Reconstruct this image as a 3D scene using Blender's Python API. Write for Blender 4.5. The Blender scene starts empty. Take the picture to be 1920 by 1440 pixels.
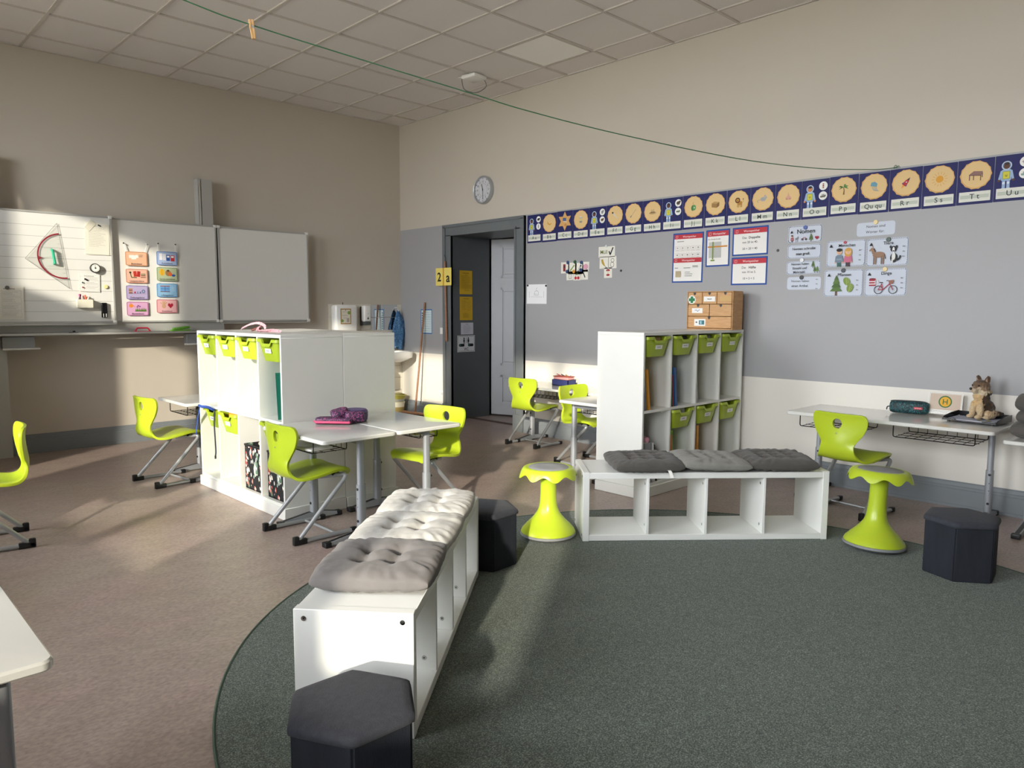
import bpy, bmesh, math, random
from mathutils import Vector as V, Matrix as M, noise
random.seed(7)
PI = math.pi
SC = bpy.context.scene
COL = SC.collection

# ------------------------------------------------------------------ camera
# metres; +X runs along the board wall to the right, +Y runs along the door wall towards the board wall
CAM_H = 1.37
pt, yw, rl = 0.1001, 0.7672, 0.0032
fw = V((math.sin(yw)*math.cos(pt), math.cos(yw)*math.cos(pt), -math.sin(pt)))
r0 = V((math.cos(yw), -math.sin(yw), 0)); u0 = r0.cross(fw)
rt = r0*math.cos(rl) + u0*math.sin(rl); up = rt.cross(fw)
cam = bpy.data.cameras.new('camera'); cam.sensor_width = 36; cam.lens = 36*1381.765/1920
cam.clip_start = .05; cam.clip_end = 200
camo = bpy.data.objects.new('camera', cam); COL.objects.link(camo)
camo.matrix_world = M(((rt.x, up.x, -fw.x, 0), (rt.y, up.y, -fw.y, 0), (rt.z, up.z, -fw.z, CAM_H), (0, 0, 0, 1)))
SC.camera = camo

# ------------------------------------------------------------------ daylight
XL, XB, YA, YR, ZC = -1.4, 5.795, 8.143, -3.2, 3.743      # left (window) wall, right wall, board wall, rear wall, ceiling
WIN = [(-.52, 1.06), (2.06, 3.86), (4.90, 7.05)]            # window openings along the left wall
WZ0, WZ1 = .92, 3.60
world = bpy.data.worlds.new('sky'); SC.world = world; world.use_nodes = True
bg = world.node_tree.nodes['Background']; bg.inputs[0].default_value = (.96, .968, 1, 1); bg.inputs[1].default_value = 17.0
SUN_AZ, SUN_EL = math.radians(34.5), math.radians(17)
sl = bpy.data.lights.new('sun', 'SUN'); sl.energy = 5.0; sl.angle = math.radians(1.3); sl.color = (1, .90, .74)
so = bpy.data.objects.new('sun', sl); COL.objects.link(so)
sd = V((math.cos(SUN_AZ)*math.cos(SUN_EL), math.sin(SUN_AZ)*math.cos(SUN_EL), -math.sin(SUN_EL)))
so.rotation_euler = sd.to_track_quat('-Z', 'Y').to_euler(); so.location = (-6, 0, 5)
for a, b in WIN:                                           # light portals: help the sky light find the windows
    pl = bpy.data.lights.new('window_portal', 'AREA'); pl.shape = 'RECTANGLE'; pl.size = b-a; pl.size_y = WZ1-WZ0
    pl.cycles.is_portal = True
    po = bpy.data.objects.new('window_portal', pl); COL.objects.link(po)
    po.location = (XL-.16, (a+b)/2, (WZ0+WZ1)/2); po.rotation_euler = (PI/2, 0, -PI/2)
vs = SC.view_settings
vs.view_transform = 'Standard'; vs.look = 'None'; vs.gamma = 1; vs.use_curve_mapping = False
vs.exposure = 0.30
SC.cycles.max_bounces = 10; SC.cycles.diffuse_bounces = 6; SC.cycles.transparent_max_bounces = 12
SC.cycles.sample_clamp_indirect = 6; SC.cycles.caustics_reflective = False; SC.cycles.caustics_refractive = False

# ------------------------------------------------------------------ materials
def lin(c):
    if isinstance(c, str):
        c = [int(c[i:i+2], 16) for i in (0, 2, 4)]
    o = []
    for x in c[:3]:
        x /= 255
        o.append(x/12.92 if x <= .04045 else ((x+.055)/1.055)**2.4)
    return (*o, 1)
MATS = {}
def mat(name, col, rough=.5, metal=0, bump=0, bscale=80, var=0, vscale=6, spec=.5, stretch=None, coat=0, sheen=0):
    """procedural principled material: a colour, an optional cloudy variation and fine relief"""
    if name in MATS: return MATS[name]
    m = bpy.data.materials.new(name); m.use_nodes = True; nt = m.node_tree; N = nt.nodes; L = nt.links
    p = N['Principled BSDF']; c = lin(col)
    p.inputs['Base Color'].default_value = c; p.inputs['Roughness'].default_value = rough
    p.inputs['Metallic'].default_value = metal; p.inputs['Specular IOR Level'].default_value = spec
    p.inputs['Coat Weight'].default_value = coat
    if sheen: p.inputs['Sheen Weight'].default_value = sheen; p.inputs['Sheen Roughness'].default_value = .5
    if var or bump:
        tc = N.new('ShaderNodeTexCoord'); mp = N.new('ShaderNodeMapping'); L.new(tc.outputs['Object'], mp.inputs[0])
        if stretch: mp.inputs['Scale'].default_value = stretch
    if var:
        n = N.new('ShaderNodeTexNoise'); n.inputs['Scale'].default_value = vscale; n.inputs['Detail'].default_value = 5
        L.new(mp.outputs[0], n.inputs[0]); r = N.new('ShaderNodeValToRGB')
        r.color_ramp.elements[0].position = .3; r.color_ramp.elements[1].position = .7
        r.color_ramp.elements[0].color = (*[x*(1-var) for x in c[:3]], 1); r.color_ramp.elements[1].color = (*[min(1, x*(1+var)) for x in c[:3]], 1)
        L.new(n.outputs['Fac'], r.inputs[0]); L.new(r.outputs[0], p.inputs['Base Color'])
    if bump:
        n2 = N.new('ShaderNodeTexNoise'); n2.inputs['Scale'].default_value = bscale; n2.inputs['Detail'].default_value = 3
        L.new(mp.outputs[0], n2.inputs[0]); b = N.new('ShaderNodeBump'); b.inputs['Strength'].default_value = bump; b.inputs['Distance'].default_value = .004
        L.new(n2.outputs['Fac'], b.inputs['Height']); L.new(b.outputs[0], p.inputs['Normal'])
    MATS[name] = m; return m
def flat(hexc):                                            # printed ink or paper of one colour
    return mat('print_'+hexc, hexc, .6, spec=.3)

def floor_mat():
    m = bpy.data.materials.new('linoleum'); m.use_nodes = True; nt = m.node_tree; N = nt.nodes; L = nt.links; p = N['Principled BSDF']
    tc = N.new('ShaderNodeTexCoord'); mp = N.new('ShaderNodeMapping'); mp.inputs['Scale'].default_value = (.62, 1, 1); mp.inputs['Rotation'].default_value = (0, 0, .62)
    L.new(tc.outputs['Object'], mp.inputs[0])
    def noise(s, d, ds=0):
        n = N.new('ShaderNodeTexNoise'); n.inputs['Scale'].default_value = s; n.inputs['Detail'].default_value = d; n.inputs['Distortion'].default_value = ds
        L.new(mp.outputs[0], n.inputs[0]); return n
    def ramp(n, *st):
        r = N.new('ShaderNodeValToRGB'); e = r.color_ramp.elements
        for k, (q, c) in enumerate(st):
            el_ = e[k] if k < 2 else e.new(q)
            el_.position = q; el_.color = c
        L.new(n.outputs['Fac'], r.inputs[0]); return r
    def mul(a, b, f):
        x = N.new('ShaderNodeMix'); x.data_type = 'RGBA'; x.blend_type = 'MULTIPLY'; x.inputs[0].default_value = f; L.new(a, x.inputs[6]); L.new(b, x.inputs[7]); return x.outputs[2]
    base = ramp(noise(9, 9, .3), (.32, lin('a08f87')), (.68, lin('ac9b93')))
    fine = noise(75, 6, .4); g = lambda v: (v, v, v, 1)
    c = mul(base.outputs[0], ramp(fine, (.30, g(.66)), (.62, g(1.08))).outputs[0], .8)
    c = mul(c, ramp(noise(34, 3, 1.6), (.24, (.5, .46, .46, 1)), (.31, g(1))).outputs[0], .75)
    c = mul(c, ramp(noise(2.2, 4, .2), (.35, (1.0, .95, .97, 1)), (.65, (.97, 1.0, .97, 1))).outputs[0], .8)
    L.new(c, p.inputs['Base Color'])
    p.inputs['Roughness'].default_value = .38; p.inputs['Specular IOR Level'].default_value = .45
    bp = N.new('ShaderNodeBump'); bp.inputs['Strength'].default_value = .10; bp.inputs['Distance'].default_value = .003
    L.new(fine.outputs['Fac'], bp.inputs['Height']); L.new(bp.outputs[0], p.inputs['Normal'])
    return m
def rug_mat():
    m = bpy.data.materials.new('rug_pile'); m.use_nodes = True; nt = m.node_tree; N = nt.nodes; L = nt.links; p = N['Principled BSDF']
    tc = N.new('ShaderNodeTexCoord')
    n = N.new('ShaderNodeTexNoise'); n.inputs['Scale'].default_value = 210; n.inputs['Detail'].default_value = 4; L.new(tc.outputs['Object'], n.inputs[0])
    r = N.new('ShaderNodeValToRGB'); e = r.color_ramp.elements; e[0].position = .34; e[0].color = lin('3e4640'); e[1].position = .68; e[1].color = lin('8a9488')
    k = r.color_ramp.elements.new(.52); k.color = lin('5e685f'); L.new(n.outputs['Fac'], r.inputs[0])
    n2 = N.new('ShaderNodeTexNoise'); n2.inputs['Scale'].default_value = 45; n2.inputs['Detail'].default_value = 3; L.new(tc.outputs['Object'], n2.inputs[0])
    r2 = N.new('ShaderNodeValToRGB'); r2.color_ramp.elements[0].color = (.7, .7, .7, 1); r2.color_ramp.elements[1].color = (1.15, 1.15, 1.15, 1); r2.color_ramp.elements[0].position = .3; r2.color_ramp.elements[1].position = .7
    L.new(n2.outputs['Fac'], r2.inputs[0])
    mx = N.new('ShaderNodeMix'); mx.data_type = 'RGBA'; mx.blend_type = 'MULTIPLY'; mx.inputs[0].default_value = .6
    L.new(r.outputs[0], mx.inputs[6]); L.new(r2.outputs[0], mx.inputs[7]); L.new(mx.outputs[2], p.inputs['Base Color'])
    p.inputs['Roughness'].default_value = .95; p.inputs['Specular IOR Level'].default_value = .15; p.inputs['Sheen Weight'].default_value = .15
    b = N.new('ShaderNodeBump'); b.inputs['Strength'].default_value = .7; b.inputs['Distance'].default_value = .006; L.new(n.outputs['Fac'], b.inputs['Height']); L.new(b.outputs[0], p.inputs['Normal'])
    return m
def wall_mat(name, bands):
    """wall paint in horizontal bands: [(height where the band starts, colour), ...]; the paint is laid by height above the floor"""
    m = bpy.data.materials.new(name); m.use_nodes = True; nt = m.node_tree; N = nt.nodes; L = nt.links; p = N['Principled BSDF']
    g = N.new('ShaderNodeNewGeometry'); s = N.new('ShaderNodeSeparateXYZ'); L.new(g.outputs['Position'], s.inputs[0])
    dv = N.new('ShaderNodeMath'); dv.operation = 'DIVIDE'; dv.inputs[1].default_value = 4; L.new(s.outputs['Z'], dv.inputs[0])
    r = N.new('ShaderNodeValToRGB'); r.color_ramp.interpolation = 'CONSTANT'; e = r.color_ramp.elements
    for i, (z, c) in enumerate(bands):
        k = e[i] if i < 2 and i < len(e) else e.new(z/4)
        k.position = max(0, z/4); k.color = lin(c)
    if len(bands) == 1: e[1].color = lin(bands[0][1])
    L.new(dv.outputs[0], r.inputs[0])
    n = N.new('ShaderNodeTexNoise'); n.inputs['Scale'].default_value = 1.3; n.inputs['Detail'].default_value = 4; L.new(g.outputs['Position'], n.inputs[0])
    r2 = N.new('ShaderNodeValToRGB'); r2.color_ramp.elements[0].color = (.95, .95, .95, 1); r2.color_ramp.elements[1].color = (1, 1, 1, 1); L.new(n.outputs['Fac'], r2.inputs[0])
    mx = N.new('ShaderNodeMix'); mx.data_type = 'RGBA'; mx.blend_type = 'MULTIPLY'; mx.inputs[0].default_value = 1
    L.new(r.outputs[0], mx.inputs[6]); L.new(r2.outputs[0], mx.inputs[7]); L.new(mx.outputs[2], p.inputs['Base Color'])
    p.inputs['Roughness'].default_value = .42; p.inputs['Specular IOR Level'].default_value = .35
    n3 = N.new('ShaderNodeTexNoise'); n3.inputs['Scale'].default_value = 9; n3.inputs['Detail'].default_value = 6; L.new(g.outputs['Position'], n3.inputs[0])
    b = N.new('ShaderNodeBump'); b.inputs['Strength'].default_value = .12; b.inputs['Distance'].default_value = .01; L.new(n3.outputs['Fac'], b.inputs['Height']); L.new(b.outputs[0], p.inputs['Normal'])
    return m
def wood_mat(name, c1, c2, scale=9, stretch=(1, 12, 12)):
    m = bpy.data.materials.new(name); m.use_nodes = True; nt = m.node_tree; N = nt.nodes; L = nt.links; p = N['Principled BSDF']
    tc = N.new('ShaderNodeTexCoord'); mp = N.new('ShaderNodeMapping'); mp.inputs['Scale'].default_value = stretch; L.new(tc.outputs['Object'], mp.inputs[0])
    n = N.new('ShaderNodeTexNoise'); n.inputs['Scale'].default_value = scale; n.inputs['Detail'].default_value = 5; n.inputs['Distortion'].default_value = .6; L.new(mp.outputs[0], n.inputs[0])
    r = N.new('ShaderNodeValToRGB'); r.color_ramp.elements[0].position = .3; r.color_ramp.elements[1].position = .7
    r.color_ramp.elements[0].color = lin(c1); r.color_ramp.elements[1].color = lin(c2); L.new(n.outputs['Fac'], r.inputs[0]); L.new(r.outputs[0], p.inputs['Base Color'])
    p.inputs['Roughness'].default_value = .5; return m
def floral_mat():
    m = bpy.data.materials.new('floral_fabric'); m.use_nodes = True; nt = m.node_tree; N = nt.nodes; L = nt.links; p = N['Principled BSDF']
    tc = N.new('ShaderNodeTexCoord'); cur = None
    for sc, th, c, off in ((12, .33, 'a9b8aa', 0), (17, .30, '5f7d68', 3), (15, .25, 'c9483f', 7), (26, .30, 'e8e2d4', 12), (22, .20, 'e07a70', 17), (30, .2, '191a1d', 23)):
        mp = N.new('ShaderNodeMapping'); mp.inputs['Location'].default_value = (off, off*.7, off*1.3); mp.inputs['Scale'].default_value = (1, 1, .62); L.new(tc.outputs['Object'], mp.inputs[0])
        dn = N.new('ShaderNodeTexNoise'); dn.inputs['Scale'].default_value = 9; L.new(mp.outputs[0], dn.inputs[0])
        ad = N.new('ShaderNodeMix'); ad.data_type = 'RGBA'; ad.blend_type = 'ADD'; ad.inputs[0].default_value = .12; L.new(mp.outputs[0], ad.inputs[6]); L.new(dn.outputs['Color'], ad.inputs[7])
        v = N.new('ShaderNodeTexVoronoi'); v.inputs['Scale'].default_value = sc; L.new(ad.outputs[2], v.inputs['Vector'])
        t = N.new('ShaderNodeMath'); t.operation = 'LESS_THAN'; t.inputs[1].default_value = th; L.new(v.outputs['Distance'], t.inputs[0])
        mx = N.new('ShaderNodeMix'); mx.data_type = 'RGBA'; L.new(t.outputs[0], mx.inputs[0]); mx.inputs[7].default_value = lin(c)
        if cur is None: mx.inputs[6].default_value = lin('191a1d')
        else: L.new(cur, mx.inputs[6])
        cur = mx.outputs[2]
    L.new(cur, p.inputs['Base Color']); p.inputs['Roughness'].default_value = .8; return m
def swirl_mat(name, base, cols, sc=30):
    m = bpy.data.materials.new(name); m.use_nodes = True; nt = m.node_tree; N = nt.nodes; L = nt.links; p = N['Principled BSDF']
    tc = N.new('ShaderNodeTexCoord'); cur = None
    for i, (c, lo, hi) in enumerate(cols):
        n = N.new('ShaderNodeTexNoise'); n.inputs['Scale'].default_value = sc*(1+.35*i); n.inputs['Detail'].default_value = 1; n.inputs['Distortion'].default_value = 2.2
        L.new(tc.outputs['Object'], n.inputs[0])
        r = N.new('ShaderNodeValToRGB'); r.color_ramp.interpolation = 'CONSTANT'; e = r.color_ramp.elements; e[0].color = (0, 0, 0, 1); e[1].position = lo; e[1].color = (1, 1, 1, 1); k = e.new(hi); k.color = (0, 0, 0, 1)
        L.new(n.outputs['Fac'], r.inputs[0])
        mx = N.new('ShaderNodeMix'); mx.data_type = 'RGBA'; L.new(r.outputs[0], mx.inputs[0]); mx.inputs[7].default_value = lin(c)
        if cur is None: mx.inputs[6].default_value = lin(base)
        else: L.new(cur, mx.inputs[6])
        cur = mx.outputs[2]
    L.new(cur, p.inputs['Base Color']); p.inputs['Roughness'].default_value = .6; return m

WHITE = mat('white_laminate', 'e4e4de', .32, var=.02, vscale=3, bump=.02, bscale=300)
WHITE2 = mat('white_foil', 'e9eae6', .35, bump=.02, bscale=250)
TOPW = mat('tabletop_laminate', 'd8d8d3', .13, var=.02, vscale=4)
LIME = mat('lime_plastic', 'b2c62e', .28, bump=.03, bscale=400, spec=.5)
LIMET = mat('lime_tray_plastic', 'a6ba2e', .4, bump=.03, bscale=300)
STEEL = mat('silver_powder_coat', 'b4b8bc', .35, .55, bump=.03, bscale=500)
STEELD = mat('grey_powder_coat', 'a2a6ac', .42, .35, bump=.04, bscale=400)
BLACK = mat('black_plastic', '17181a', .45)
WIRE = mat('black_wire', '151517', .4, .2)
SEATG = mat('stool_pad', '8e8f91', .7, bump=.15, bscale=300)
SEATR = mat('stool_rubber', '85878a', .6)
POUF = mat('charcoal_felt', '3c3e45', .95, var=.12, vscale=60, bump=.4, bscale=260, sheen=.06, spec=.1)
POUFB = mat('charcoal_fabric_board', '272a31', .75, var=.12, vscale=30, bump=.3, bscale=240, stretch=(1, 1, .2), spec=.2)
CUSH_D = mat('dark_grey_cotton', '56534f', .92, bump=.35, bscale=420, var=.06, vscale=25, sheen=.15, spec=.15)
CUSH_M = mat('mid_grey_cotton', '86857f', .92, bump=.35, bscale=420, var=.06, vscale=25, sheen=.15, spec=.15)
CUSH_V = mat('taupe_velvet', '767270', .85, bump=.15, bscale=300, var=.08, vscale=14, sheen=.12, spec=.15)
CUSH_L = mat('light_grey_cotton', 'b9b7b1', .92, bump=.35, bscale=420, var=.05, vscale=25, sheen=.15, spec=.15)
GREYP = mat('grey_gloss_paint', '7e8489', .38, var=.03, vscale=8, bump=.05, bscale=40)
GREYD = mat('dark_grey_gloss_paint', '6b7073', .4, var=.04, vscale=8, bump=.05, bscale=40)
LEAF = mat('pale_grey_door_paint', 'b4b6ba', .42, var=.03, vscale=5, bump=.06, bscale=30)
CREAM, GREYW, OFFW = 'cac2b5', 'a4a4a6', 'e6e2d9'
TILEC = mat('ceiling_board', 'e8e3e1', .9, bump=.1, bscale=500)
TILEC2 = mat('ceiling_board_pale', 'd2cbbf', .9, bump=.1, bscale=500)
GRID = mat('ceiling_rail', 'cdc7c0', .6)
ALU = mat('brushed_aluminium', 'b8b8b5', .4, .25, bump=.03, bscale=300)
BOARD = mat('enamel_board', 'e6e6e2', .25, bump=.01, bscale=60)
PAPER = mat('paper', 'f0efe9', .8)
CERAM = mat('white_ceramic', 'f2f2ef', .12)
WTILE = mat('wall_tile_glaze', 'e2ddd0', .15)
CHROME = mat('chrome', 'd8dadc', .12, 1)
MIRR = mat('mirror_glass', 'e8eaea', .03, 1)
BROOM = wood_mat('broom_wood', '8a5f45', 'a87a58')
CARDB = wood_mat('birch_board', 'b98a58', 'cda06b', 6, (2, 2, 14))
BEECH = mat('clothespin_wood', 'dcae72', .6, var=.1, vscale=40)
FLORAL = floral_mat()

# ------------------------------------------------------------------ helpers
def thing(name, label, cat, loc=(0, 0, 0), rz=0, group=None):
    o = bpy.data.objects.new(name, None); COL.objects.link(o); o.empty_display_size = .05
    o.location = loc; o.rotation_euler = (0, 0, rz); tag(o, label, cat, group); return o
def tag(o, label=None, cat=None, group=None, kind=None):
    if label: o['label'] = label
    if cat: o['category'] = cat
    if group: o['group'] = group
    if kind: o['kind'] = kind
    return o
def link(name, me, parent=None, mtx=None):
    o = bpy.data.objects.new(name, me); COL.objects.link(o)
    if parent: o.parent = parent
    if mtx is not None: o.matrix_local = mtx
    return o
def smooth(me, ang=40):
    me.polygons.foreach_set('use_smooth', [True]*len(me.polygons)); me.set_sharp_from_angle(angle=math.radians(ang)); return me
class MB:
    """collects shapes and turns them into one mesh object"""
    def __init__(s): s.v = []; s.f = []; s.mi = []; s.mats = []; s.sm = False
    def mslot(s, m):
        if m not in s.mats: s.mats.append(m)
        return s.mats.index(m)
    def add(s, vs, fs, m=None, mtx=None):
        k = len(s.v); i = s.mslot(m) if m else 0
        for p in vs:
            p = V(p); s.v.append(mtx @ p if mtx else p)
        for f in fs: s.f.append([k+j for j in f]); s.mi.append(i)
        return s
    def box(s, c, d, rz=0, m=None, mtx=None):
        x, y, z = [q/2 for q in d]; R = M.Translation(c) @ M.Rotation(rz, 4, 'Z')
        if mtx: R = mtx @ R
        return s.add([(a*x, b*y, e*z) for a in (-1, 1) for b in (-1, 1) for e in (-1, 1)],
                     [(0, 1, 3, 2), (4, 6, 7, 5), (0, 4, 5, 1), (2, 3, 7, 6), (0, 2, 6, 4), (1, 5, 7, 3)], m, R)
    def b2(s, a, b, m=None):                               # box from corner to corner
        return s.box([(p+q)/2 for p, q in zip(a, b)], [abs(q-p) for p, q in zip(a, b)], 0, m)
    def rbox(s, c, d, r=.004, seg=2, m=None, mtx=None, rz=0):   # box with rounded edges
        bm = bmesh.new(); bmesh.ops.create_cube(bm, size=1); bmesh.ops.scale(bm, vec=d, verts=bm.verts)
        bmesh.ops.bevel(bm, geom=bm.edges[:], offset=min(r, min(d)*.49), segments=seg, profile=.5, affect='EDGES')
        R = M.Translation(c) @ M.Rotation(rz, 4, 'Z')
        if mtx: R = mtx @ R
        bm.verts.index_update(); s.add([v.co.copy() for v in bm.verts], [[v.index for v in f.verts] for f in bm.faces], m, R); bm.free(); s.sm = True; return s
    def prism(s, pts, z0, z1, m=None, mtx=None):           # polygon extruded along z
        n = len(pts); vs = [(x, y, z0) for x, y in pts]+[(x, y, z1) for x, y in pts]
        return s.add(vs, [list(range(n))[::-1], [n+i for i in range(n)]]+[(i, (i+1) % n, n+(i+1) % n, n+i) for i in range(n)], m, mtx)
    def tube(s, pts, r, n=8, m=None, cap=True, mtx=None):
        pts = [V(p) for p in pts]; rs = r if isinstance(r, (list, tuple)) else [r]*len(pts); vs = []; fs = []; ref = None
        for i, p in enumerate(pts):
            t = (pts[min(i+1, len(pts)-1)]-pts[max(i-1, 0)]).normalized()
            if ref is None:
                ref = V((0, 0, 1)) if abs(t.z) < .9 else V((1, 0, 0))
            a = (ref - t*ref.dot(t)).normalized(); b = t.cross(a); ref = a
            for k in range(n):
                q = 2*PI*k/n; vs.append(p+(a*math.cos(q)+b*math.sin(q))*rs[i])
        for i in range(len(pts)-1):
            for k in range(n): fs.append((i*n+k, i*n+(k+1) % n, (i+1)*n+(k+1) % n, (i+1)*n+k))
        if cap: fs += [list(range(n))[::-1], [(len(pts)-1)*n+k for k in range(n)]]
        s.sm = True; return s.add(vs, fs, m, mtx)
    def lathe(s, prof, n=32, m=None, mtx=None, cap=True):
        vs = []; fs = []
        for r, z in prof:
            for k in range(n): q = 2*PI*k/n; vs.append((r*math.cos(q), r*math.sin(q), z))
        for i in range(len(prof)-1):
            for k in range(n): fs.append((i*n+k, i*n+(k+1) % n, (i+1)*n+(k+1) % n, (i+1)*n+k))
        if cap: fs += [list(range(n))[::-1], [(len(prof)-1)*n+k for k in range(n)]]
        s.sm = True; return s.add(vs, fs, m, mtx)
    def mesh(s, name='mesh', m=None, ang=40):
        me = bpy.data.meshes.new(name); me.from_pydata([tuple(v) for v in s.v], [], s.f); me.update()
        if m: s.mats = [m]; s.mi = [0]*len(s.f)
        for q in s.mats: me.materials.append(q)
        me.polygons.foreach_set('material_index', s.mi)
        if s.sm: smooth(me, ang)
        return me
    def build(s, name, m=None, parent=None, mtx=None, ang=40): return link(name, s.mesh(name, m, ang), parent, mtx)
def bez(pts, n=6):                                         # polyline with rounded corners: (point, radius) list -> points
    out = []
    for i, (p, r) in enumerate(pts):
        p = V(p)
        if i in (0, len(pts)-1) or r == 0: out.append(p); continue
        a = (V(pts[i-1][0])-p); b = (V(pts[i+1][0])-p); d = min(r, a.length*.49, b.length*.49)
        A = p+a.normalized()*d; B = p+b.normalized()*d
        for k in range(n+1): t = k/n; out.append(A*(1-t)**2+p*2*t*(1-t)+B*t*t)
    return out
def cr(pts, n=8):                                          # Catmull-Rom through points
    P = [V(p) for p in pts]; P = [P[0]*2-P[1]]+P+[P[-1]*2-P[-2]]; out = []
    for i in range(1, len(P)-2):
        for k in range(n):
            t = k/n; out.append(.5*((2*P[i])+(P[i+1]-P[i-1])*t+(2*P[i-1]-5*P[i]+4*P[i+1]-P[i+2])*t*t+(3*P[i]-P[i-1]-3*P[i+1]+P[i+2])*t**3))
    return out+[P[-2]]
def rr(w, h, r, n=5, cx=0, cy=0):                          # rounded rectangle outline
    o = []
    for sx, sy, a0 in ((1, 1, 0), (-1, 1, PI/2), (-1, -1, PI), (1, -1, 1.5*PI)):
        for k in range(n+1): a = a0+PI/2*k/n; o.append((cx+sx*(w/2-r)+r*math.cos(a), cy+sy*(h/2-r)+r*math.sin(a)))
    return o
def ell(cx, cy, a, b, n=24, rot=0):
    c, s = math.cos(rot), math.sin(rot)
    return [(cx+c*a*math.cos(2*PI*k/n)-s*b*math.sin(2*PI*k/n), cy+s*a*math.cos(2*PI*k/n)+c*b*math.sin(2*PI*k/n)) for k in range(n)]
TXT = {}
def text_geo(t, bold=False):
    if (t, bold) not in TXT:
        cu = bpy.data.curves.new('t', 'FONT'); cu.body = t; cu.size = 1; cu.resolution_u = 3; cu.fill_mode = 'FRONT'
        cu.offset = .022 if bold else .007
        ob = bpy.data.objects.new('t', cu); me = ob.to_mesh()
        vs = [(v.co.x, v.co.y) for v in me.vertices]; fs = [list(p.vertices) for p in me.polygons]
        ob.to_mesh_clear(); bpy.data.objects.remove(ob); bpy.data.curves.remove(cu)
        TXT[(t, bold)] = (vs, fs)
    return TXT[(t, bold)]
class Art(MB):
    """flat print: coloured areas laid over one another, a tenth of a millimetre apart"""
    def __init__(s, z=0): super().__init__(); s.z = z
    def poly(s, pts, c):
        s.z += .00012; a = sum(pts[i][0]*pts[(i+1) % len(pts)][1]-pts[(i+1) % len(pts)][0]*pts[i][1] for i in range(len(pts)))
        if a < 0: pts = pts[::-1]
        s.add([(x, y, s.z) for x, y in pts], [list(range(len(pts)))], flat(c)); return s
    def rect(s, cx, cy, w, h, c, rot=0):
        k, q = math.cos(rot), math.sin(rot)
        return s.poly([(cx+k*x-q*y, cy+q*x+k*y) for x, y in ((-w/2, -h/2), (w/2, -h/2), (w/2, h/2), (-w/2, h/2))], c)
    def rrect(s, cx, cy, w, h, r, c): return s.poly(rr(w, h, r, 5, cx, cy), c)
    def circ(s, cx, cy, r, c, n=22): return s.poly(ell(cx, cy, r, r, n), c)
    def el(s, cx, cy, a, b, c, rot=0, n=20): return s.poly(ell(cx, cy, a, b, n, rot), c)
    def line(s, pts, w, c):
        s.z += .00012
        for (x0, y0), (x1, y1) in zip(pts, pts[1:]):
            d = math.hypot(x1-x0, y1-y0) or 1e-6; nx, ny = -(y1-y0)/d*w/2, (x1-x0)/d*w/2
            s.add([(x0+nx, y0+ny, s.z), (x0-nx, y0-ny, s.z), (x1-nx, y1-ny, s.z), (x1+nx, y1+ny, s.z)], [(0, 1, 2, 3)], flat(c))
        return s
    def frame(s, w, h, r, t, c, cx=0, cy=0):
        s.z += .00012; a = rr(w, h, r, 5, cx, cy); b = rr(w-2*t, h-2*t, max(.0005, r-t), 5, cx, cy); n = len(a)
        s.add([(x, y, s.z) for x, y in a+b], [(i, (i+1) % n, n+(i+1) % n, n+i) for i in range(n)], flat(c)); return s
    def text(s, t, cx, cy, h, c='22242a', al='c', bold=False, rot=0, maxw=None):
        """h = height of a capital"""
        vs, fs = text_geo(t, bold)
        if not vs: return s
        s.z += .00012; k = h/.70; x0 = min(v[0] for v in vs); x1 = max(v[0] for v in vs); kx = k
        if maxw and (x1-x0)*k > maxw: kx = maxw/(x1-x0)
        ox = -(x0+x1)/2 if al == 'c' else -x0
        co, si = math.cos(rot), math.sin(rot)
        P = [((v[0]+ox)*kx, v[1]*k-h/2) for v in vs]
        s.add([(cx+co*x-si*y, cy+si*x+co*y, s.z) for x, y in P], fs, flat(c)); return s
    def hand(s, cx, cy, w, h, c='33353c', seed=0):                 # an unreadable handwritten word
        rnd = random.Random(seed); n = 14; P = [(cx-w/2, cy)]
        for i in range(1, n): P.append((cx-w/2+w*i/n+rnd.uniform(-.01, .01)*w, cy+h*(.5 if i % 2 else -.35)*rnd.uniform(.35, 1)))
        return s.line(P, max(.0012, h*.13), c)
    def scrib(s, cx, cy, w, h, n, c='55575c', t=.0012, seed=0):    # lines of small print
        rnd = random.Random(seed)
        for i in range(n):
            y = cy+h/2-h*(i+.5)/n; L = w*rnd.uniform(.55, 1)
            x = cx-w/2
            while x < cx-w/2+L:
                l = rnd.uniform(.05, .16)*w; s.rect(min(x+l/2, cx+w/2-l/2), y, l*.86, t, c); x += l
        return s
def FB(y, z, x=XB): return M(((0, 0, -1, x), (-1, 0, 0, y), (0, 1, 0, z), (0, 0, 0, 1)))    # frame on the door wall, facing the room
def FA(x, z, y=YA): return M(((1, 0, 0, x), (0, 0, -1, y), (0, 1, 0, z), (0, 0, 0, 1)))     # frame on the board wall
def sheet(name, label, cat, w, h, mtx, art, back='f0efe9', r=.002, t=.0015, rot=0, group=None):
    """a flat sheet or card hanging on a wall: backing + print"""
    o = thing(name, label, cat, group=group); o.matrix_world = mtx @ M.Rotation(rot, 4, 'Z')
    MB().prism(rr(w, h, r, 4), .0008, .0008+t).build('backing', flat(back), o)
    if art: art.build('print', None, o, M.Translation((0, 0, .0008+t)))
    return o
def copy_tree(o, parent=None):
    c = o.copy(); COL.objects.link(c); c.parent = parent
    for ch in list(o.children): copy_tree(ch, c)
    return c
def eval_mesh(o):
    dg = bpy.context.evaluated_depsgraph_get(); me = bpy.data.meshes.new_from_object(o.evaluated_get(dg)); return me
def T(x=0, y=0, z=0): return M.Translation((x, y, z))
def RZ(a): return M.Rotation(a, 4, 'Z')
def struct(name, mb, m=None, parent=None, ang=40):
    o = mb.build(name, m, parent, None, ang)
    if parent is None: o['kind'] = 'structure'
    return o

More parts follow.
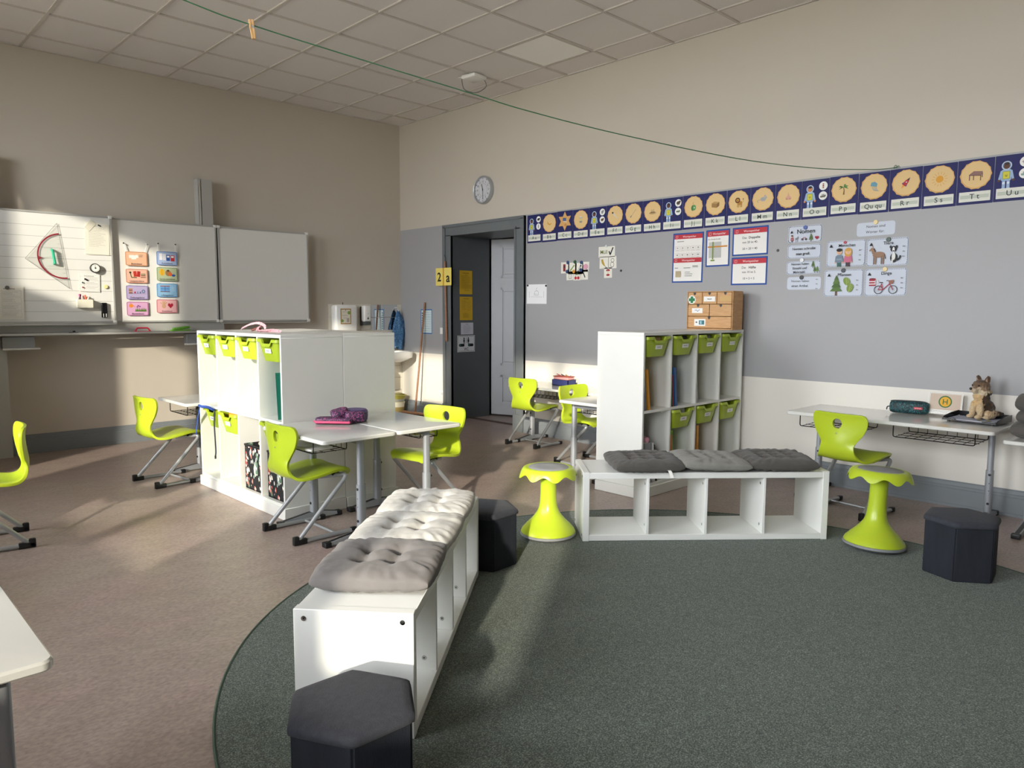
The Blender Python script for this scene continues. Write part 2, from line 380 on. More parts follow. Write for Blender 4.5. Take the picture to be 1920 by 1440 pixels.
# ------------------------------------------------------------------ the room
F = struct('floor', MB().b2((XL-.3, YR-.3, -.1), (XB+2.2, YA+.45, 0)), floor_mat())
W_CREAM = wall_mat('cream_wall_paint', [(0, CREAM), (3.9, CREAM)])
W_BAND = wall_mat('banded_wall_paint', [(0, OFFW), (.80, GREYW), (2.395, CREAM)])
wf = struct('wall_front', MB().b2((XL-.3, YA, 0), (XB, YA+.3, ZC)), W_CREAM)
DY0, DY1, DZ, DX = 5.942, 7.067, 2.27, 6.40                 # door opening in the right wall and the depth of its reveal
wr = MB(); wr.b2((XB, YR-.3, 0), (DX, DY0, ZC)); wr.b2((XB, DY1, 0), (DX, YA+.3, ZC)); wr.b2((XB, DY0, DZ), (DX, DY1, ZC))
struct('wall_right', wr, W_BAND)
wb = MB().b2((XL-.3, YR-.3, 0), (XB, YR, ZC)); struct('wall_back', wb, W_CREAM)
wl = MB(); ys = [YR]+[q for w in WIN for q in w]+[YA]
for a, b in zip(ys[0::2], ys[1::2]): wl.b2((XL-.28, a, 0), (XL, b, ZC))
for a, b in WIN: wl.b2((XL-.28, a, 0), (XL, b, WZ0)); wl.b2((XL-.28, a, WZ1), (XL, b, ZC))
struct('wall_left', wl, W_CREAM)
cw = MB(); cw.b2((DX+1.1, 4.6, 0), (DX+1.2, YA+.3, 3)); cw.b2((DX, 4.6, 2.9), (DX+1.2, YA+.3, 3)); cw.b2((DX, 4.5, 0), (DX+1.2, 4.6, 3)); cw.b2((DX, YA+.3, 0), (DX+1.2, YA+.4, 3))
struct('wall_corridor', cw, W_CREAM)
struct('ground', MB().b2((-70, -60, -1.2), (XL-.5, 70, -1.0)), mat('outdoor_paving', '9a968c', .9, var=.15, vscale=.6))
# windows
GLASS = bpy.data.materials.new('window_glass'); GLASS.use_nodes = True
_n = GLASS.node_tree; _n.nodes.remove(_n.nodes['Principled BSDF'])
_t = _n.nodes.new('ShaderNodeBsdfTransparent'); _t.inputs[0].default_value = (.96, .97, .97, 1); _g = _n.nodes.new('ShaderNodeBsdfGlossy'); _g.inputs['Roughness'].default_value = .02
_f = _n.nodes.new('ShaderNodeFresnel'); _f.inputs[0].default_value = 1.45; _m = _n.nodes.new('ShaderNodeMixShader')
_n.links.new(_f.outputs[0], _m.inputs[0]); _n.links.new(_t.outputs[0], _m.inputs[1]); _n.links.new(_g.outputs[0], _m.inputs[2]); _n.links.new(_m.outputs[0], _n.nodes['Material Output'].inputs[0])
WFR = mat('white_window_paint', 'e8e6e0', .4)
for i, (a, b) in enumerate(WIN):
    x = XL-.14; m_ = MB(); c = (a+b)/2; zt = 2.62
    for p, q in (((a, WZ0), (a+.07, WZ1)), ((b-.07, WZ0), (b, WZ1)), ((a, WZ0), (b, WZ0+.08)), ((a, WZ1-.07), (b, WZ1)), ((c-.05, WZ0), (c+.05, WZ1)), ((a, zt-.05), (b, zt+.05))):
        m_.b2((x-.035, p[0], p[1]), (x+.035, q[0], q[1]))
    w = struct('window_%d' % (i+1), m_, WFR)
    for (y0, y1) in ((a+.07, c-.05), (c+.05, b-.07)):
        for (z0, z1) in ((WZ0+.08, zt-.05), (zt+.05, WZ1-.07)):
            MB().b2((x-.003, y0, z0), (x+.003, y1, z1)).build('pane', GLASS, w)
    MB().rbox((XL-.06, c, WZ0+.005), (.26, b-a+.06, .03), .006).build('window_sill', WFR, w)
# ceiling: slab, rails and boards
TP, GX, GY = .6363, 1.6102, 7.111
ce = struct('ceiling', MB().b2((XL-.3, YR-.3, ZC+.03), (DX, YA+.3, ZC+.2)), TILEC)
xs = [XL]+[GX+k*TP for k in range(-5, 8) if XL+.03 < GX+k*TP < XB-.03]+[XB]
yss = [YR]+[GY+k*TP for k in range(-17, 3) if YR+.03 < GY+k*TP < YA-.03]+[YA]
gm = MB()
for x in xs[1:-1]: gm.b2((x-.012, YR, ZC-.004), (x+.012, YA, ZC+.012))
for y in yss[1:-1]: gm.b2((XL, y-.012, ZC-.0035), (XB, y+.012, ZC+.0115))
gm.b2((XL, YA-.02, ZC-.004), (XB, YA, ZC+.012)); gm.b2((XB-.02, YR, ZC-.004), (XB, YA, ZC+.012))
gm.build('ceiling_rail', GRID, ce)
PX, PY = xs.index(min(xs, key=lambda q: abs(q-4.80))), yss.index(min(yss, key=lambda q: abs(q-4.57)))
tcache = {}
rnd = random.Random(3)
for i in range(len(xs)-1):
    for j in range(len(yss)-1):
        if (i, j) == (PX, PY): continue
        w, d = xs[i+1]-xs[i]-.03, yss[j+1]-yss[j]-.03; k = (round(w, 3), round(d, 3))
        if min(w, d) < .05: continue
        if k not in tcache: tcache[k] = MB().rbox((0, 0, 0), (w+.012, d+.012, .016), .004, 1).mesh('ceiling_tile', TILEC)
        o = link('ceiling_tile', tcache[k], ce, T((xs[i]+xs[i+1])/2, (yss[j]+yss[j+1])/2, ZC+.012+rnd.uniform(0, .003)))
lp = thing('ceiling_light', 'square pale light panel flush in the ceiling, brighter than the tiles around', 'light panel', ((xs[PX]+xs[PX+1])/2, (yss[PY]+yss[PY+1])/2, ZC-.004))
_w = TP-.03
fr = MB(); [fr.b2(p, q) for p, q in (((-_w/2, -_w/2, 0), (_w/2, -_w/2+.015, .02)), ((-_w/2, _w/2-.015, 0), (_w/2, _w/2, .02)), ((-_w/2, -_w/2, 0), (-_w/2+.015, _w/2, .02)), ((_w/2-.015, -_w/2, 0), (_w/2, _w/2, .02)))]
fr.build('frame', GRID, lp); MB().b2((-_w/2+.015, -_w/2+.015, .004), (_w/2-.015, _w/2-.015, .018)).build('diffuser', mat('light_diffuser', 'fffffb', .5), lp)

# baseboards (profiled)
def baseboard(name, a, b, nrm):
    a, b, nrm = V((*a, 0)), V((*b, 0)), V((*nrm, 0)); prof = [(0, 0), (.03, 0), (.03, .018), (.026, .022), (.026, .125), (.02, .132), (.02, .145), (.014, .15), (.012, .172), (.004, .18), (0, .18)]
    vs = []; n = len(prof)
    for p in (a, b): vs += [p+nrm*d+V((0, 0, z)) for d, z in prof]
    m_ = MB().add(vs, [(i, (i+1) % n, n+(i+1) % n, n+i) for i in range(n)]+[list(range(n)), [n+i for i in range(n)][::-1]])
    o = struct(name, m_, GREYP); bm = bmesh.new(); bm.from_mesh(o.data); bmesh.ops.recalc_face_normals(bm, faces=bm.faces); bm.to_mesh(o.data); bm.free()
baseboard('baseboard_front', (XL, YA), (XB, YA), (0, -1))
baseboard('baseboard_right', (XB, YR), (XB, 5.815), (-1, 0))
baseboard('baseboard_corner', (XB, 7.212), (XB, YA-.03), (-1, 0))
# door: lining, casing, leaf, threshold
lin_ = MB(); lin_.b2((XB, DY1, 0), (DX, DY1-.006, DZ)); lin_.b2((XB, DY0, 0), (DX, DY0+.006, DZ)); lin_.b2((XB, DY0, DZ), (DX, DY1, DZ-.006))
tr = MB()
for o0, o1, t in ((.003, .145, .028), (.105, .145, .042), (.003, .02, .036)):
    for y0, y1, z0, z1 in ((DY1+o0-.01, DY1+o1, 0, DZ+o0), (DY0-o1, DY0-o0+.01, 0, DZ+o0), (DY0-o1, DY1+o1, DZ+o0-.01, DZ+min(o1, .128))):
        tr.b2((XB-t, y0, z0), (XB, y1, z1))
for y0 in (DY1-.005, DY0-.15): tr.b2((XB-.05, y0, 0), (XB, y0+.155, .2))
cs_ = struct('trim_1', tr, GREYD); lin_.build('door_lining', mat('reveal_paint', '585c5f', .45, var=.03, vscale=6), cs_)
dl = struct('door_1', MB().box((0, -.56, 1.13), (.04, 1.12, 2.235)), LEAF)
dl.matrix_world = T(DX+.035, DY1-.02, .012) @ RZ(math.radians(19))
for z0, z1 in ((.144, .53), (.65, 1.64), (1.76, 2.17)):
    for y0, y1 in ((-.98, -.14),):
        w, h = y1-y0, z1-z0; f = MB(); x = -.02
        for a, b in (((y0, z0), (y1, z0+.03)), ((y0, z1-.03), (y1, z1)), ((y0, z0), (y0+.03, z1)), ((y1-.03, z0), (y1, z1))): f.b2((x-.012, *a), (x+.002, *b))
        f.build('panel_moulding', LEAF, dl)
        f = MB(); f.rbox((x-.002, (y0+y1)/2, (z0+z1)/2), (.016, w-.09, h-.09), .007, 1); f.build('door_panel', LEAF, dl)
struct('trim_2', MB().rbox((DX-.33, (DY0+DY1)/2, .006), (.05, DY1-DY0-.02, .014), .006), mat('threshold_wood', '4d3f38', .6, var=.2, vscale=20))

# ------------------------------------------------------------------ rug
rug = thing('round_rug', 'large round dark green rug on the brown floor in front of the benches', 'rug', (2.693, 1.555, 0))
RR = 1.967
MB().lathe([(RR-.012, .0005), (RR-.012, .008), (0.001, .008)], 128, cap=False).build('pile', rug_mat(), rug)
MB().tube([(RR*math.cos(2*PI*k/128)-.006*math.cos(2*PI*k/128), (RR-.006)*math.sin(2*PI*k/128), .0055) for k in range(129)], .006, 6, cap=False).build('bound_edge', mat('rug_edging', '4a5c50', .9, bump=.4, bscale=300), rug)
RZ0 = .0085

# ------------------------------------------------------------------ cubby shelves
def cubby(name, label, W, D, H, loc, rz, n=4, open_front=True, bracket=()):
    """local: width along x, front faces -y, origin at the front left bottom corner"""
    o = thing(name, label, 'shelf', loc, rz, 'white cubby shelves'); t = .019; pz = .078
    MB().rbox((W/2, (D-.013)/2, (pz+.002)/2), (W+.03, D+.009, pz), .003, 1).build('plinth', WHITE, o)
    for x in (t/2, W-t/2): MB().rbox((x, D/2, (pz+H-.022)/2+.001), (t, D, H-pz-.024), .0015, 1).build('side_panel', WHITE, o)
    MB().rbox((W/2, D/2, H-.011), (W, D, .022), .0015, 1).build('top_panel', WHITE, o)
    MB().rbox((W/2, D/2, pz+.011), (W-2*t, D-.004, .02), .0015, 1).build('bottom_panel', WHITE, o)
    MB().b2((t, D-.01, pz), (W-t, D-.002, H-.022)).build('back_panel', WHITE, o)
    MB().rbox((W/2, D/2-.004, .634), (W-2*t, D-.012, .02), .0015, 1).build('shelf_board', WHITE, o)
    p = (W-t)/n; dv = None
    for k in range(1, n):
        if dv is None: dv = MB().rbox((0, 0, 0), (t, D-.014, H-pz-.046), .0015, 1).mesh('divider')
        link('divider', MB().rbox((0, 0, 0), (t-.001, D-.014, H-pz-.044), .0015, 1).mesh('divider', WHITE), o, T(t/2+k*p, D/2-.003, (pz+H)/2))
    for k in bracket:
        MB().b2((t+k*p+p-t-.045, .05, .60), (t+k*p+p-t, .075, .621)).build('bracket', WHITE2, o)
    return o
SW, SD, SH = 1.375, .42, 1.207
shA = cubby('cubby_shelf', 'white cubby shelf standing at left, floral boxes in its lower compartments', SW, SD+.028, SH, (2.195, 5.772, 0), -PI/2, bracket=(2,))
shB = cubby('cubby_shelf', 'white cubby shelf turned to the sink, back to back with the one with floral boxes', SW, SD, SH, (3.066, 4.397, 0), PI/2)
shC = cubby('cubby_shelf', 'white cubby shelf carrying the wooden drawer box, against the grey wall', 1.41, .425, 1.212, (4.33, 3.135, 0), 0, bracket=(0,))
# plastic trays
def tray_mesh():
    w, d, h = .292, .37, .148; m_ = MB(); N = 4
    def loop(W_, D_, z, dip=0, r=.02):
        pts = rr(W_, D_, r, 4); out = []
        # refine the front edge (y = -D/2) so that it can dip in the middle
        P = pts[:]; i = max(range(len(P)), key=lambda q: (-P[q][1], -P[q][0]))
        o = []
        for k, p in enumerate(P):
            o.append((p[0], p[1], z)); q = P[(k+1) % len(P)]
            if abs(p[1]+D_/2) < 1e-6 and abs(q[1]+D_/2) < 1e-6 and abs(q[0]-p[0]) > .1:
                for f in (.2, .24, .28, .34, .4, .5, .6, .66, .72, .76, .8):
                    g = 0 if f <= .2 or f >= .8 else min(1, min(f-.2, .8-f)/.09)
                    o.append((p[0]+(q[0]-p[0])*f, p[1], z-dip*g))
        return o
    A = loop(w-.085, d-.07, -h); B = loop(w-.02, d-.02, -.026, .022); B2 = loop(w-.016, d-.016, -.006, .028); C = loop(w, d, -.004, .028); Dn = loop(w+.002, d+.002, -.022, .028)
    n = len(A); vs = A+B+B2+C+Dn; fs = [list(range(n))[::-1]]
    for k in range(4): fs += [(k*n+i, k*n+(i+1) % n, (k+1)*n+(i+1) % n, (k+1)*n+i) for i in range(n)]
    m_.add(vs, fs); m_.sm = True
    o = m_.build('tmp', LIMET); o.modifiers.new('s', 'SOLIDIFY').thickness = .0035; me = eval_mesh(o); bpy.data.objects.remove(o); smooth(me, 35); return me
TRAY = tray_mesh(); TLAB = MB().rbox((0, 0, 0), (.085, .0016, .03), .0006, 1).mesh('name_label', PAPER)
def tray(shelf, x, z, y, label, name_text, fill=None, tilt=0):
    o = thing('storage_tray', label, 'tray', group='lime green storage trays'); o.matrix_world = shelf.matrix_world @ T(x, y+.185, z)
    link('tray_body', TRAY, o)
    lb = link('name_label', TLAB, o, T(.0, -.1735, -.078) @ M.Rotation(math.radians(9.5), 4, 'X'))
    a = Art(); a.hand(0, 0, .010*len(name_text)+.008, .013, '33353c', len(name_text)*7+int(x*50)); a.build('lettering', None, lb, T(0, -.001, 0) @ M.Rotation(PI/2, 4, 'X'))
    if fill:
        f = MB(); f.rbox((0, .01, -.03), (.19, .27, .05), .006, 1); f.build('contents', mat('tray_paper_'+fill, fill, .8), o)
    return o
bpy.context.view_layer.update()
def colx(W, n, k, t=.019): p = (W-t)/n; return t/2+p*(k+.5)
L_ = 'lime storage tray of the floral-box shelf, '
for k, (z, lab, tx, fl) in enumerate([(1.176, 'top row, leftmost column', 'Ela', 'd8d8d8'), (1.176, 'top row, second from left', 'Tim', None), (1.176, 'top row, above the first floral box', 'Johanna', '8f949a'), (1.176, 'top row, rightmost, above the green folder', 'Mina', None)]):
    tray(shA, colx(SW, 4, k), z, -.012, L_+lab, tx, fl)
tray(shA, colx(SW, 4, 0), .618, .012, L_+'bottom row under the blue strap', 'Timo'); tray(shA, colx(SW, 4, 1), .618, -.012, L_+'bottom row, with orange contents', 'Amalia', 'e09a30')
tray(shA, colx(SW, 4, 3), .618, -.012, L_+'bottom row above the second floral box', 'Leo', 'dfe3e6')
R_ = 'lime storage tray of the drawer-box shelf, '
for k, (z, lab, tx, fl) in enumerate([(1.181, 'top row, leftmost with cardboard inside', 'Joel', 'c2a672'), (1.181, 'top row, second above the blue folder', 'Greta', '3a3a35'), (1.181, 'top row, third with paper inside', 'Marie', '9da0a0'), (1.181, 'top row, rightmost', 'Penelope', None)]):
    tray(shC, colx(1.41, 4, k), z, -.012, R_+lab, tx, fl)
for k, lab, tx, fl in ((1, 'bottom row, leftmost with crumpled paper', 'Maxi', 'd5d5d0'), (2, 'bottom row, middle of the three', 'Toni', None), (3, 'bottom row, rightmost', 'Lina', None)):
    tray(shC, colx(1.41, 4, k), .620, -.012, R_+lab, tx, fl)
# floral storage boxes
for k, lab in ((2, 'black fabric box with red and white flowers, third compartment of the left shelf'), (3, 'black fabric box with red and white flowers behind the lime chair back')):
    o = thing('floral_box', lab, 'storage box', group='floral fabric boxes'); o.matrix_world = shA.matrix_world @ T(colx(SW, 4, k)+(.012 if k == 3 else -.002), .19, .101)
    w, d, h, t = .262, .32, .318, .006; b = MB()
    for c, s in (((0, -d/2+t/2, h/2), (w, t, h)), ((0, d/2-t/2, h/2), (w, t, h)), ((-w/2+t/2, 0, h/2), (t, d, h)), ((w/2-t/2, 0, h/2), (t, d, h)), ((0, 0, t/2), (w, d, t))): b.box(c, s)
    b.build('walls', FLORAL, o)
    r = MB()
    for c, s in (((0, -d/2, h-.006), (w+.004, .008, .014)), ((0, d/2, h-.006), (w+.004, .008, .014)), ((-w/2, 0, h-.006), (.008, d, .014)), ((w/2, 0, h-.006), (.008, d, .014))): r.box(c, s)
    r.build('rim', BLACK, o)
# folders and books standing in the shelves: (shelf, x, width(thickness), height, depth, tilt, colour, z, label)
def upright(name, cat, shelf, x, t, h, d, tilt, c, z, label, y=.02, page=None):
    o = thing(name, label, cat); o.matrix_world = shelf.matrix_world @ T(x, y, z) @ M.Rotation(math.radians(tilt), 4, 'Y')
    b = MB()
    for s in (-1, 1): b.box((s*(t/2-.0012)+t/2, d/2, h/2), (.0024, d, h))
    b.box((t/2, .0012, h/2), (t, .0024, h)); b.build('cover', mat('cover_'+c, c, .45), o)
    MB().box((t/2, d/2+.003, h/2), (t-.006 if t > .008 else .001, d-.008, h-.008)).build('pages', mat('pages', 'e6e2d8', .8), o)
upright('folder', 'folder', shA, 1.248, .008, .31, .24, -4, '1f8a72', .645, 'green folder standing under the rightmost upper tray of the left shelf', .03)
for x, t, h, tl, c, z, lab, nm in ((.050, .014, .275, -6, '8d8f92', .645, 'grey workbook leaning in the upper left compartment of the right shelf', 'book'), (.088, .022, .30, -7, 'd9952a', .645, 'orange folder leaning in the upper left compartment of the right shelf', 'folder'),
                         (.378, .010, .20, -3, '2e7a52', .645, 'green folder beside the blue one in the right shelf', 'folder'), (.396, .012, .24, -4, 'b04046', .645, 'thin red folder beside the blue one in the right shelf', 'folder'), (.428, .030, .295, -5, '2f5f9c', .645, 'blue folder standing in the second upper compartment of the right shelf', 'folder'),
                         (.742, .010, .24, -7, 'd8d8d5', .645, 'thin white booklet leaning in the third upper compartment', 'book'),
                         (.030, .024, .26, 0, '9a7b52', .101, 'brown book at the far left of the lower left compartment', 'book'), (.070, .075, .30, -3, '8b8d90', .101, 'wide grey ring binder in the lower left compartment', 'binder'), (.160, .028, .295, -5, 'e2e2e0', .101, 'white folder leaning on the grey ring binder', 'folder'), (.204, .012, .28, -8, '35373b', .101, 'thin dark folder leaning at the right of the white one', 'folder'),
                         (.376, .026, .33, 0, 'b8722c', .101, 'orange brown folder under the leftmost lower tray', 'folder'), (.418, .012, .36, -4, '8fc24a', .101, 'light green folder under the leftmost lower tray', 'folder'), (.738, .034, .36, 0, 'c98a2e', .101, 'ochre folder under the middle lower tray', 'folder')):
    upright(nm, nm, shC, x, t, h, .24, tl, c, z, lab, .010)
upright('folder', 'folder', shC, .16, .05, .36, .12, 0, '2a2022', .101, 'tall dark folder at the back of the lower left compartment', .28)
# pink object in the lower left compartment
o = thing('pencil_roll', 'small pink roll lying on top of the grey ring binder', 'roll'); o.matrix_world = shC.matrix_world @ T(.10, .02, .404)
MB().tube([(0, 0, .02), (0, .16, .02)], .019, 14).build('roll', mat('pink_fabric', 'd89aa8', .8), o); MB().tube([(0, .05, .02), (0, .07, .02)], .0205, 14).build('band', mat('band_dark', '7a4a58', .8), o)
# blue strap and cord hanging from the lower left compartment
o = thing('strap', 'blue strap hanging out of the lower left compartment of the floral-box shelf', 'strap'); o.matrix_world = shA.matrix_world
MB().tube(cr([(.03, -.015, .628), (.10, -.02, .627), (.20, -.018, .632), (.30, -.014, .622)]), .011, 6).build('roll', mat('blue_webbing', '2f4f9e', .7), o)
def ribbon(pts, w, t=.002, ax=V((1, 0, 0))):
    P = [V(p) for p in pts]; vs = []; n = len(P)
    for p in P: vs += [p-ax*w/2, p+ax*w/2]
    for p in P: vs += [p-ax*w/2+V((0, t, 0)), p+ax*w/2+V((0, t, 0))]
    k = 2*n; fs = []
    for i in range(n-1): a = 2*i; fs += [(a, a+1, a+3, a+2), (k+a, k+a+2, k+a+3, k+a+1), (a, a+2, k+a+2, k+a), (a+1, k+a+1, k+a+3, a+3)]
    return MB().add(vs, fs)
ribbon(cr([(.085, -.032, .62), (.06, -.038, .55), (.03, -.04, .47), (.012, -.042, .40)]), .014).build('tail', mat('blue_webbing', '2f4f9e', .7), o)
o = thing('cord', 'dark cord hanging beside the tray under the blue strap', 'cord'); o.matrix_world = shA.matrix_world
MB().tube(cr([(.318, -.012, .615), (.322, -.02, .52), (.326, -.019, .40), (.33, -.019, .31), (.322, -.02, .275)]), .005, 6).build('cord_line', mat('dark_cord', '26303f', .7), o); MB().tube([(.322, -.02, .278), (.322, -.02, .255)], .0065, 6).build('tip', BLACK, o)
# pink patterned lanyard on the left shelf
PKF = swirl_mat('pink_pattern', 'e9b9c4', [('c4304e', .56, .75), ('f4e4e4', .38, .44)], 55)
o = thing('lanyard', 'pink patterned key strap lying on the top of the left shelf', 'strap', (2.40, 5.20, SH))
ribbon(cr([(-.06, .10, .02), (-.05, .06, .035), (-.02, .02, .055), (.02, -.02, .062), (.05, -.05, .04), (.03, -.09, .012), (-.02, -.13, .008), (.01, -.20, .006), (0, -.28, .012), (.03, -.34, .006)]), .03, .003, V((.6, .4, .5)).normalized()).build('band', PKF, o)
ribbon(cr([(.02, .10, .006), (.06, .04, .03), (.02, -.03, .04), (-.03, -.1, .018), (-.05, -.18, .012), (.01, -.25, .02), (.04, -.3, .006)]), .026, .003, V((.8, .2, .3)).normalized()).build('second_band', PKF, o)
MB().tube(cr([(0, .06, .008), (.03, .03, .022), (.03, -.02, .02), (0, -.04, .008)]), .009, 6).build('clasp', mat('brown_clasp', '7a3a34', .5), o)

# ------------------------------------------------------------------ benches (low open shelf units)
def bench(label, loc, rz):
    """origin front left bottom; width along x, front faces -y"""
    W, D, H = 1.468, .39, .415; o = thing('bench_shelf', label, 'bench', loc, rz); T_ = .038; t = .016
    for x in (T_/2, W-T_/2): MB().rbox((x, D/2, H/2), (T_, D, H), .002, 1).build('end_panel', WHITE2, o)
    for z in (T_/2, H-T_/2): MB().rbox((W/2, D/2, z-(.0025 if z > .2 else -.001)), (W-2*T_, D-.002, T_-.002), .002, 1).build('top_panel' if z > .2 else 'bottom_panel', WHITE2, o)
    p = (W-2*T_)/4
    for k in (1, 2, 3): MB().rbox((T_+k*p, D/2, H/2), (t, D-.006, H-2*T_), .0015, 1).build('divider', WHITE2, o)
    cap = MB().lathe([(.0085, 0), (.0085, .0015), (.006, .002), (.001, .002)], 14, CHROME).lathe([(.003, .0021), (.003, .0023)], 6, BLACK).mesh('screw_cap')
    for y in (.035, D-.035):
        for z in (H-.03, .03):
            link('screw_cap', cap, o, T(-.0005, y, z) @ M.Rotation(-PI/2, 4, 'Y'))
    for k in (1, 2, 3):
        for z in (.085, H-.08): link('screw_cap', cap, o, T(T_+k*p-t/2, .05, z) @ M.Rotation(-PI/2, 4, 'Y'))
    return o
b1a = math.radians(40.7); b2a = math.radians(-41.85)
benchL = bench('white open bench pointing towards the camera, with three cushions on its far end', (1.322, 1.812, RZ0), b1a)
benchR = bench('white open bench standing crosswise before the drawer-box shelf', (3.25, 2.765, RZ0), b2a)
bpy.context.view_layer.update()
# ------------------------------------------------------------------ cushions
def cushion_mesh(seed, w=.40, h=.075, tufts=((-.27, -.27), (.27, -.27), (-.27, .27), (.27, .27)), m=None):
    N = 60; rnd = random.Random(seed); off = V((rnd.uniform(0, 9), rnd.uniform(0, 9), seed)); small = len(tufts) > 4
    def pos(u, v, top):
        k = 1-.05*(u*u*v*v); e = max(0, (1-abs(u)**5)*(1-abs(v)**5)); H2 = h*.5; th = H2*e**.36*(.90+.10*(1-.5*(u*u+v*v)))
        dip = 0; wr_ = 0
        for a, b in tufts:
            d2 = (u-a)**2+(v-b)**2; dip += math.exp(-d2/(.012 if small else .020)); q = math.atan2(v-b, u-a)
            wr_ += math.sin(q*9+4*noise.noise(V((a*5, b*5, seed))))*math.exp(-d2/.045)*min(1, d2/.006)
        cre = 0
        for i, p in enumerate(tufts):                        # shallow pulls between neighbouring tufts
            for q in tufts[i+1:]:
                L = math.hypot(p[0]-q[0], p[1]-q[1])
                if L > .6: continue
                tt = max(0, min(1, ((u-p[0])*(q[0]-p[0])+(v-p[1])*(q[1]-p[1]))/L/L)); dd = math.hypot(u-p[0]-tt*(q[0]-p[0]), v-p[1]-tt*(q[1]-p[1]))
                cre = max(cre, math.exp(-dd*dd/.005)*(1 if abs(p[1]-q[1]) < .1 else .55))
        for a, b in tufts:                                   # pulls out to the border
            ux, vy = (a > 0)-(a < 0), (b > 0)-(b < 0)
            if vy and v*vy > b*vy: cre = max(cre, .6*math.exp(-(u-a)**2/.004)*math.exp(-(abs(v)-abs(b))/.25))
            if ux and u*ux > a*ux: cre = max(cre, .6*math.exp(-(v-b)**2/.004)*math.exp(-(abs(u)-abs(a))/.25))
        lim = min(1, 3*e)
        if top: th -= H2*((.62 if small else .85)*min(1, dip)+(.18 if small else .32)*cre*(1-.6*min(1, dip)))*lim
        th += H2*lim*(noise.noise(V((u*2.6, v*2.6, 0))+off)*.10+noise.noise(V((u*8, v*8, 3))+off)*.055+.085*wr_)
        edge = max(abs(u), abs(v)); ang = math.atan2(v, u)
        ga = noise.noise(V((math.cos(ang)*9, math.sin(ang)*9, edge*1.5))+off)
        th += H2*.30*ga*max(0, edge-.55)/.45*min(1, 2.2*e)
        wob = 1+.016*noise.noise(V((u*1.6, v*1.6, 8))+off)+.008*ga*edge
        return V((u*w/2*k*wob, v*w/2*k*wob, (H2*.92+th) if top else max(0.0, H2*.92-th)*.9))
    vs = []; fs = []; g = [math.sin((-1+2*i/N)*PI/2*.97)/math.sin(PI/2*.97) for i in range(N+1)]
    for top in (1, 0):
        for j in range(N+1):
            for i in range(N+1): vs.append(pos(g[i]*.999, g[j]*.999, top))
    n1 = N+1; k = n1*n1
    for j in range(N):
        for i in range(N):
            a = j*n1+i; fs.append((a, a+1, a+n1+1, a+n1)); fs.append((k+a, k+a+n1, k+a+n1+1, k+a+1))
    # close the border
    rim = [i for i in range(N)]+[N+j*n1 for j in range(N)]+[N*n1+N-i for i in range(N)]+[(N-j)*n1 for j in range(N)]
    for q in range(len(rim)): a, b = rim[q], rim[(q+1) % len(rim)]; fs.append((a, k+a, k+b, b))
    mb = MB().add(vs, fs); mb.sm = True; me = mb.mesh('cushion', m, 180); return me
def cushion(label, base, x, y, z, rz, m, seed, h=.075, w=.40, tags=False, tx=0, ty=0, **kw):
    tf = kw.get('tufts', ((-.27, -.27), (.27, -.27), (-.27, .27), (.27, .27)))
    o = thing('seat_cushion', label, 'cushion', group='tufted seat cushions')
    o.matrix_world = (base.matrix_world if base else M()) @ T(x, y, z) @ RZ(rz) @ M.Rotation(tx, 4, 'X') @ M.Rotation(ty, 4, 'Y')
    link('cover', cushion_mesh(seed, w, h, m=m, **kw), o)
    for a, b in tf:
        MB().lathe([(.004, 0), (.0035, .002), (.001, .003)], 8).build('tuft_button', m, o, T(a*w/2, b*w/2, h*.60))
    if tags:
        ribbon(cr([(tags, -w/2+.012, h*.32), (tags+.006, -w/2-.012, h*.2), (tags+.014, -w/2-.026, -.015)]), .02, .0012).build('care_label', PAPER, o)
    return o
BZ = .413
cushion('taupe velvet tufted cushion, nearest of three on the left bench', benchL, .335, .19, BZ, .03, CUSH_V, 1, .088, .425)
cushion('pale grey tufted cushion, middle of three on the left bench', benchL, .745, .19, BZ, -.02, CUSH_L, 2, .082, .42)
cushion('pale grey tufted cushion, farthest of three on the left bench', benchL, 1.155, .195, BZ, .02, CUSH_L, 3, .082, .42)
NT = ((-.4, -.4), (.0, -.4), (.4, -.4), (-.4, .0), (0, 0), (.4, 0), (-.4, .4), (0, .4), (.4, .4))
cushion('dark grey tufted cushion with care label, leftmost on the crosswise bench', benchR, .385, .16, BZ, .03, CUSH_D, 4, .080, .43, .10, tufts=NT)
cushion('mid grey tufted cushion between two dark ones on the crosswise bench', benchR, .79, .165, BZ+.006, .03, CUSH_M, 5, .074, .42, False, tufts=NT, ty=.04)
cushion('dark grey tufted cushion, rightmost on the crosswise bench', benchR, 1.20, .185, BZ, -.03, CUSH_D, 6, .080, .43, False, tufts=NT)

